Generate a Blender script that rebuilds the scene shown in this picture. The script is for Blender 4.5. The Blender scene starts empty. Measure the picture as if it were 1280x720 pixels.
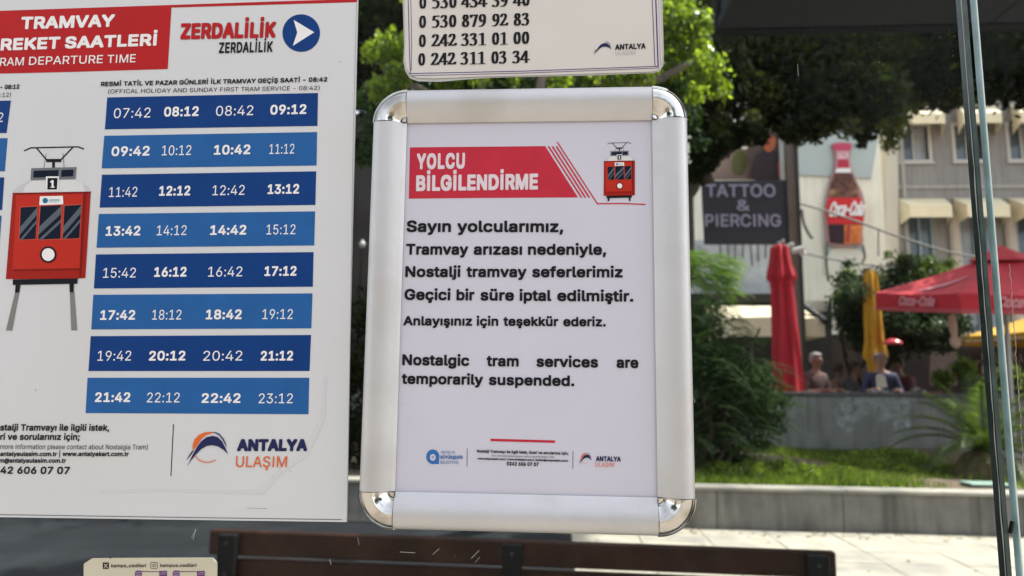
import bpy, math, random
import numpy as np
from mathutils import Vector, Matrix
from mathutils.geometry import tessellate_polygon, delaunay_2d_cdt
R = math.radians
scene = bpy.context.scene
C = scene.collection
random.seed(7)

# ------------------------------------------------------------------ camera
# world: x right, y away from the camera, z up; the shelter glass is the plane y = 0
F_PX = 880.0                      # focal length in pixels of a 1280 px wide picture
PITCH, YAW, ROLL = 0.131206, -0.06699, 0.011853
FRAME_C = Vector((0.0, 0.0, 1.5))
CAM = FRAME_C + Vector((0.024921, -0.545119, -0.060907))
_F = Vector((math.sin(YAW)*math.cos(PITCH), math.cos(YAW)*math.cos(PITCH), math.sin(PITCH)))
_R0 = Vector((math.cos(YAW), -math.sin(YAW), 0)); _U0 = _R0.cross(_F)
_R = _R0*math.cos(ROLL) + _U0*math.sin(ROLL)
_U = -_R0*math.sin(ROLL) + _U0*math.cos(ROLL)
cam_data = bpy.data.cameras.new('camera'); cam = bpy.data.objects.new('camera', cam_data)
C.objects.link(cam); scene.camera = cam
cam.matrix_world = Matrix(((_R.x, _U.x, -_F.x, CAM.x), (_R.y, _U.y, -_F.y, CAM.y), (_R.z, _U.z, -_F.z, CAM.z), (0, 0, 0, 1)))
cam_data.sensor_width = 36; cam_data.lens = 36*F_PX/1280
cam_data.clip_start = 0.02; cam_data.clip_end = 2000
cam_data.dof.use_dof = True; cam_data.dof.focus_distance = 0.55; cam_data.dof.aperture_fstop = 8.4

# ------------------------------------------------------------------ world, sun, exposure
SUN_EL, SUN_AZ = 57, 80          # azimuth measured from +y (behind the glass) towards +x
w = bpy.data.worlds.new('World'); scene.world = w; w.use_nodes = True
nt = w.node_tree; bg = nt.nodes['Background']
sky = nt.nodes.new('ShaderNodeTexSky'); sky.sky_type = 'NISHITA'; sky.sun_disc = False
sky.sun_elevation = R(SUN_EL); sky.sun_rotation = R(SUN_AZ)
sky.air_density = 1.2; sky.dust_density = 2.0; sky.ozone_density = 1.0
hs = nt.nodes.new('ShaderNodeHueSaturation'); hs.inputs['Saturation'].default_value = .32   # hazy, whitish summer sky
nt.links.new(sky.outputs[0], hs.inputs['Color']); nt.links.new(hs.outputs[0], bg.inputs[0]); bg.inputs[1].default_value = 0.15
sd = bpy.data.lights.new('sun', 'SUN'); sd.energy = 3.4; sd.angle = R(0.5); sd.color = (1, .95, .87)
so = bpy.data.objects.new('sun', sd); C.objects.link(so)
sdir = Vector((math.sin(R(SUN_AZ))*math.cos(R(SUN_EL)), math.cos(R(SUN_AZ))*math.cos(R(SUN_EL)), math.sin(R(SUN_EL))))
so.rotation_euler = sdir.to_track_quat('Z', 'Y').to_euler(); so.location = (0, 0, 20)
scene.view_settings.view_transform = 'Standard'; scene.view_settings.look = 'None'
scene.view_settings.exposure = 1.22; scene.view_settings.gamma = 1
scene.cycles.max_bounces = 8; scene.cycles.transparent_max_bounces = 16
scene.cycles.caustics_reflective = False; scene.cycles.caustics_refractive = False

# ------------------------------------------------------------------ places: sight line of a picture point met with a plane of the scene
def ray(px, py):
    return (_F + _R*((px-640)/F_PX) - _U*((py-360)/F_PX))
def P(px, py, y):
    d = ray(px, py); return CAM + d*((y-CAM.y)/d.y)
def G(px, py, z):
    d = ray(px, py); return CAM + d*((z-CAM.z)/d.z)

# ------------------------------------------------------------------ materials
MATS = {}
def new_mat(name):
    m = bpy.data.materials.new(name); m.use_nodes = True; n = m.node_tree
    return m, n, n.nodes['Principled BSDF']
def mat(name, col, rough=.6, metal=0., var=0., scale=8., bump=0., bscale=None, spec=.5, stain_shade=None, stain_shade_amt=0., stain_shade_scale=2., streak=0.):
    """plain surface: base colour with fine noise variation, optional stains or painted shade of another colour and fine relief"""
    if name in MATS: return MATS[name]
    m, n, b = new_mat(name)
    b.inputs['Base Color'].default_value = (*col, 1); b.inputs['Roughness'].default_value = rough
    b.inputs['Metallic'].default_value = metal; b.inputs['Specular IOR Level'].default_value = .12 if ('_ink' in name or '_print' in name) else spec
    N, L = n.nodes, n.links
    if var or stain_shade or bump or streak:
        g = N.new('ShaderNodeNewGeometry')
        def noise(s, d=4):
            t = N.new('ShaderNodeTexNoise'); t.inputs['Scale'].default_value = s; t.inputs['Detail'].default_value = d
            L.new(g.outputs['Position'], t.inputs['Vector']); return t
        out = None
        if var:
            t = noise(scale); mx = N.new('ShaderNodeMixRGB')
            mx.inputs[1].default_value = (*[c*(1-var) for c in col], 1); mx.inputs[2].default_value = (*[min(1, c*(1+var)) for c in col], 1)
            cr = N.new('ShaderNodeMapRange'); cr.inputs[1].default_value = .3; cr.inputs[2].default_value = .7
            L.new(t.outputs[0], cr.inputs[0]); L.new(cr.outputs[0], mx.inputs[0]); out = mx.outputs[0]
        if stain_shade:
            t = noise(stain_shade_scale, 6); cr = N.new('ShaderNodeMapRange')
            cr.inputs[1].default_value = .5; cr.inputs[2].default_value = .68; cr.inputs[4].default_value = stain_shade_amt
            mx = N.new('ShaderNodeMixRGB'); mx.inputs[1].default_value = (*col, 1); mx.inputs[2].default_value = (*stain_shade, 1)
            L.new(t.outputs[0], cr.inputs[0]); L.new(cr.outputs[0], mx.inputs[0])
            if out: L.new(out, mx.inputs[1])
            out = mx.outputs[0]
        if streak:                     # dirt runs: noise drawn out vertically
            t = N.new('ShaderNodeTexNoise'); t.inputs['Scale'].default_value = 5; t.inputs['Detail'].default_value = 6
            mp = N.new('ShaderNodeMapping'); mp.inputs['Scale'].default_value = (1.6, 1.6, .16); L.new(g.outputs['Position'], mp.inputs[0]); L.new(mp.outputs[0], t.inputs['Vector'])
            cr = N.new('ShaderNodeMapRange'); cr.inputs[1].default_value = .45; cr.inputs[2].default_value = .7; cr.inputs[3].default_value = 0; cr.inputs[4].default_value = streak
            mx = N.new('ShaderNodeMixRGB'); mx.inputs[1].default_value = (*col, 1); mx.inputs[2].default_value = (*[c*.35 for c in col], 1)
            L.new(t.outputs[0], cr.inputs[0]); L.new(cr.outputs[0], mx.inputs[0])
            if out: L.new(out, mx.inputs[1])
            out = mx.outputs[0]
        if out: L.new(out, b.inputs['Base Color'])
        if bump:
            t = noise(bscale or scale*3); bp = N.new('ShaderNodeBump'); bp.inputs['Strength'].default_value = bump; bp.inputs['Distance'].default_value = .02
            L.new(t.outputs[0], bp.inputs['Height']); L.new(bp.outputs[0], b.inputs['Normal'])
    MATS[name] = m; return m
def leaf_mat(name, dark, light, trans, tfac=.5, rough=.4):
    if name in MATS: return MATS[name]
    m, n, b = new_mat(name); N, L = n.nodes, n.links
    g = N.new('ShaderNodeNewGeometry'); mx = N.new('ShaderNodeMixRGB')
    mx.inputs[1].default_value = (*dark, 1); mx.inputs[2].default_value = (*light, 1)
    L.new(g.outputs['Random Per Island'], mx.inputs[0]); L.new(mx.outputs[0], b.inputs['Base Color'])
    b.inputs['Roughness'].default_value = rough; b.inputs['Specular IOR Level'].default_value = .06 if rough > .9 else .25
    t = N.new('ShaderNodeBsdfTranslucent'); m2 = N.new('ShaderNodeMixRGB')
    m2.inputs[1].default_value = (*[c*.3 for c in trans], 1); m2.inputs[2].default_value = (*[min(.95, c*1.45) for c in trans], 1)
    L.new(g.outputs['Random Per Island'], m2.inputs[0]); L.new(m2.outputs[0], t.inputs[0])
    s = N.new('ShaderNodeMixShader'); s.inputs[0].default_value = tfac
    L.new(b.outputs[0], s.inputs[1]); L.new(t.outputs[0], s.inputs[2]); L.new(s.outputs[0], n.nodes['Material Output'].inputs[0])
    MATS[name] = m; return m
def glass_mat(name, tint, ior=1.10, dust=.004):
    m, n, b = new_mat(name); N, L = n.nodes, n.links
    tr = N.new('ShaderNodeBsdfTransparent'); tr.inputs[0].default_value = (*tint, 1)
    gl = N.new('ShaderNodeBsdfGlossy'); gl.inputs['Roughness'].default_value = .01
    fr = N.new('ShaderNodeFresnel'); fr.inputs[0].default_value = ior
    s = N.new('ShaderNodeMixShader'); L.new(fr.outputs[0], s.inputs[0]); L.new(tr.outputs[0], s.inputs[1]); L.new(gl.outputs[0], s.inputs[2])
    g = N.new('ShaderNodeNewGeometry')
    a = N.new('ShaderNodeTexNoise'); a.inputs['Scale'].default_value = 9; a.inputs['Detail'].default_value = 8; a.inputs['Roughness'].default_value = .7
    mp = N.new('ShaderNodeMapping'); mp.inputs['Scale'].default_value = (1, 1, .35)
    L.new(g.outputs['Position'], mp.inputs[0]); L.new(mp.outputs[0], a.inputs['Vector'])
    r = N.new('ShaderNodeMapRange'); r.inputs[1].default_value = .42; r.inputs[2].default_value = .75; r.inputs[3].default_value = dust*.2; r.inputs[4].default_value = dust
    L.new(a.outputs[0], r.inputs[0])
    d = N.new('ShaderNodeBsdfDiffuse'); d.inputs[0].default_value = (.55, .52, .47, 1)
    s2 = N.new('ShaderNodeMixShader'); L.new(r.outputs[0], s2.inputs[0]); L.new(s.outputs[0], s2.inputs[1]); L.new(d.outputs[0], s2.inputs[2])
    L.new(s2.outputs[0], n.nodes['Material Output'].inputs[0])
    MATS[name] = m; return m

# ------------------------------------------------------------------ object helpers
def kids_name(o): return o.name
def props(o, label=None, cat=None, group=None, kind=None):
    if label: o['label'] = label
    if cat: o['category'] = cat
    if group: o['group'] = group
    if kind: o['kind'] = kind
    return o
def thing(name, label, cat, loc, group=None, rz=0.):
    o = bpy.data.objects.new(name, None); C.objects.link(o); o.location = loc; o.rotation_euler = (0, 0, rz)
    o.empty_display_size = .1
    return props(o, label, cat, group)
def origin(o):
    v = Vector((0, 0, 0))
    while o is not None:
        v += Vector(o.location); o = o.parent
    return v
class MB:
    def __init__(s): s.v = []; s.f = []; s.fm = []
    def add(s, vs, fs, mi=0):
        k = len(s.v); s.v += [tuple(v) for v in vs]; s.f += [tuple(i+k for i in f) for f in fs]; s.fm += [mi]*len(fs); return s
    def box(s, a, b, mi=0):
        (x0, y0, z0), (x1, y1, z1) = a, b
        vs = [(x0,y0,z0),(x1,y0,z0),(x1,y1,z0),(x0,y1,z0),(x0,y0,z1),(x1,y0,z1),(x1,y1,z1),(x0,y1,z1)]
        return s.add(vs, [(0,3,2,1),(4,5,6,7),(0,1,5,4),(1,2,6,5),(2,3,7,6),(3,0,4,7)], mi)
    def bevbox(s, a, b, r, mi=0):
        """box with its edges chamfered by r"""
        (x0, y0, z0), (x1, y1, z1) = a, b
        vs = []; 
        for (px, sx) in ((x0, 1), (x1, -1)):
            for (py, sy) in ((y0, 1), (y1, -1)):
                for (pz, sz) in ((z0, 1), (z1, -1)):
                    vs += [(px, py+sy*r, pz+sz*r), (px+sx*r, py, pz+sz*r), (px+sx*r, py+sy*r, pz)]
        import itertools
        def V(i, j, k, a): return ((i*2+j)*2+k)*3+a
        fs = []
        for i in (0, 1): fs.append((V(i,0,0,0), V(i,0,1,0), V(i,1,1,0), V(i,1,0,0)))
        for j in (0, 1): fs.append((V(0,j,0,1), V(0,j,1,1), V(1,j,1,1), V(1,j,0,1)))
        for k in (0, 1): fs.append((V(0,0,k,2), V(0,1,k,2), V(1,1,k,2), V(1,0,k,2)))
        for i in (0, 1):
            for j in (0, 1): fs.append((V(i,j,0,0), V(i,j,1,0), V(i,j,1,1), V(i,j,0,1)))
            for k in (0, 1): fs.append((V(i,0,k,0), V(i,1,k,0), V(i,1,k,2), V(i,0,k,2)))
        for j in (0, 1):
            for k in (0, 1): fs.append((V(0,j,k,1), V(1,j,k,1), V(1,j,k,2), V(0,j,k,2)))
        for i in (0, 1):
            for j in (0, 1):
                for k in (0, 1): fs.append((V(i,j,k,0), V(i,j,k,1), V(i,j,k,2)))
        return s.add(vs, fs, mi)
    def tube(s, pts, rad, n=8, cap=True, mi=0):
        pts = [Vector(p) for p in pts]; m = len(pts)
        rad = rad if isinstance(rad, (list, tuple)) else [rad]*m
        vs = []; prev = None
        for i, p in enumerate(pts):
            t = (pts[min(i+1, m-1)] - pts[max(i-1, 0)]).normalized()
            if prev is None: prev = Vector((1, 0, 0)) if abs(t.x) < .9 else Vector((0, 1, 0))
            u = (prev - t*prev.dot(t)).normalized(); prev = u; v = t.cross(u)
            vs += [p + (u*math.cos(2*math.pi*k/n) + v*math.sin(2*math.pi*k/n))*rad[i] for k in range(n)]
        fs = [(i*n+k, i*n+(k+1) % n, (i+1)*n+(k+1) % n, (i+1)*n+k) for i in range(m-1) for k in range(n)]
        if cap: fs += [tuple(range(n-1, -1, -1)), tuple((m-1)*n+k for k in range(n))]
        return s.add(vs, fs, mi)
    def lathe(s, prof, c, n=16, a0=0, a1=2*math.pi, mi=0, fold=0., nf=8):
        """prof: (radius, z) pairs turned about the vertical through c; fold adds pleats"""
        full = abs(a1-a0-2*math.pi) < 1e-6; cols = n if full else n+1; vs = []
        for (r, z) in prof:
            for k in range(cols):
                a = a0+(a1-a0)*k/n; rr = r*(1+fold*math.cos(nf*a))
                vs.append((c[0]+rr*math.cos(a), c[1]+rr*math.sin(a), c[2]+z))
        fs = []
        for i in range(len(prof)-1):
            for k in range(n):
                k2 = (k+1) % cols
                fs.append((i*cols+k, i*cols+k2, (i+1)*cols+k2, (i+1)*cols+k))
        return s.add(vs, fs, mi)
    def slab(s, pts, off, mi=0):
        """polygon pts thickened by the vector off"""
        pts = [Vector(p) for p in pts]; off = Vector(off); n = len(pts)
        tri = tessellate_polygon([pts])
        vs = pts + [p+off for p in pts]
        fs = [tuple(t) for t in tri] + [tuple(i+n for i in reversed(t)) for t in tri]
        fs += [(i, (i+1) % n, (i+1) % n+n, i+n) for i in range(n)]
        return s.add(vs, fs, mi)
    def build(s, name, mats, parent=None, smooth=False, label=None, kind=None, cat=None, group=None, rel=False):
        me = bpy.data.meshes.new(name)
        o0 = Vector((0, 0, 0)) if (rel or parent is None) else origin(parent)
        vs = [(x-o0.x, y-o0.y, z-o0.z) for (x, y, z) in s.v]
        me.from_pydata(vs, [], s.f); me.validate()
        for m in (mats if isinstance(mats, (list, tuple)) else [mats]): me.materials.append(m)
        if len(me.materials) > 1 and len(me.polygons) == len(s.fm):
            me.polygons.foreach_set('material_index', s.fm)
        import bmesh
        bm = bmesh.new(); bm.from_mesh(me)
        if len(s.f) < 20000: bmesh.ops.recalc_face_normals(bm, faces=bm.faces)
        bm.to_mesh(me); bm.free()
        if smooth:
            me.polygons.foreach_set('use_smooth', [True]*len(me.polygons))
            try: me.set_sharp_from_angle(angle=R(38))
            except Exception: pass
        o = bpy.data.objects.new(name, me); C.objects.link(o)
        if parent is not None: o.parent = parent
        return props(o, label, cat, group, kind)
def copy_tree(o, parent=None, loc=None, label=None):
    c = o.copy(); C.objects.link(c)
    if parent is not None: c.parent = parent
    if loc is not None: c.location = loc
    if label: c['label'] = label
    for ch in list(o.children): copy_tree(ch, c)
    return c

# ------------------------------------------------------------------ flat print: glyph outlines of a light grotesque (cap height 0.509)
GLYPHS = {}
_A = ''.join(chr(c) for c in range(35, 127) if chr(c) not in "\\'\"")
_IX = {c: i for i, c in enumerate(_A)}
def _dec(t): return [_IX[t[i]]*90+_IX[t[i+1]]-1000 for i in range(0, len(t), 2)]
def _load(txt):
    for line in txt.strip('\n').split('\n'):
        ch = line[0]; adv = _dec(line[1:3])[0]; loops = []
        if len(line) > 3:
            for seg in line[3:].split(' '):
                v = _dec(seg); loops.append([(v[i]/1000., v[i+1]/1000.) for i in range(0, len(v), 2)])
        if ch in 'Iİ':                # plain stem instead of the slab-footed capital i
            dots = [[(.083, .572), (.083, .645), (.157, .645), (.157, .572)]] if ch == 'İ' else []
            loops = [[(.0875, 0), (.0875, .509), (.1525, .509), (.1525, 0)]]+dots; adv = 240
        flat, tri = [], []
        up = [l for l in loops if min(y for x, y in l) > .42 and max(y for x, y in l)-min(y for x, y in l) < .16]
        up = [l for l in up if ch in 'iijüöğİÜÖĞ'] ; base = [l for l in loops if l not in up]
        for grp, ds in ((base, 0), (up, 1)):
            if not grp: continue
            pts = [Vector(p) for l in grp for p in l]; ed = []; k = 0
            for l in grp:
                ed += [(k+q, k+(q+1) % len(l)) for q in range(len(l))]; k += len(l)
            vs_, _, fs_, _, _, _ = delaunay_2d_cdt(pts, ed, [], 0, 1e-6)
            o_ = len(flat); flat += [(v.x, v.y, ds) for v in vs_]
            for f in fs_:
                cx = sum(vs_[q].x for q in f)/3; cy = sum(vs_[q].y for q in f)/3; wn = 0
                for l in grp:
                    for (xa, ya), (xb, yb) in zip(l, l[1:]+l[:1]):
                        if (ya <= cy) != (yb <= cy) and cx < (xb-xa)*(cy-ya)/(yb-ya)+xa: wn += 1 if yb > ya else -1
                if wn: tri.append(tuple(q+o_ for q in f))
        GLYPHS[ch] = (adv/1000., flat, tri)

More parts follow.
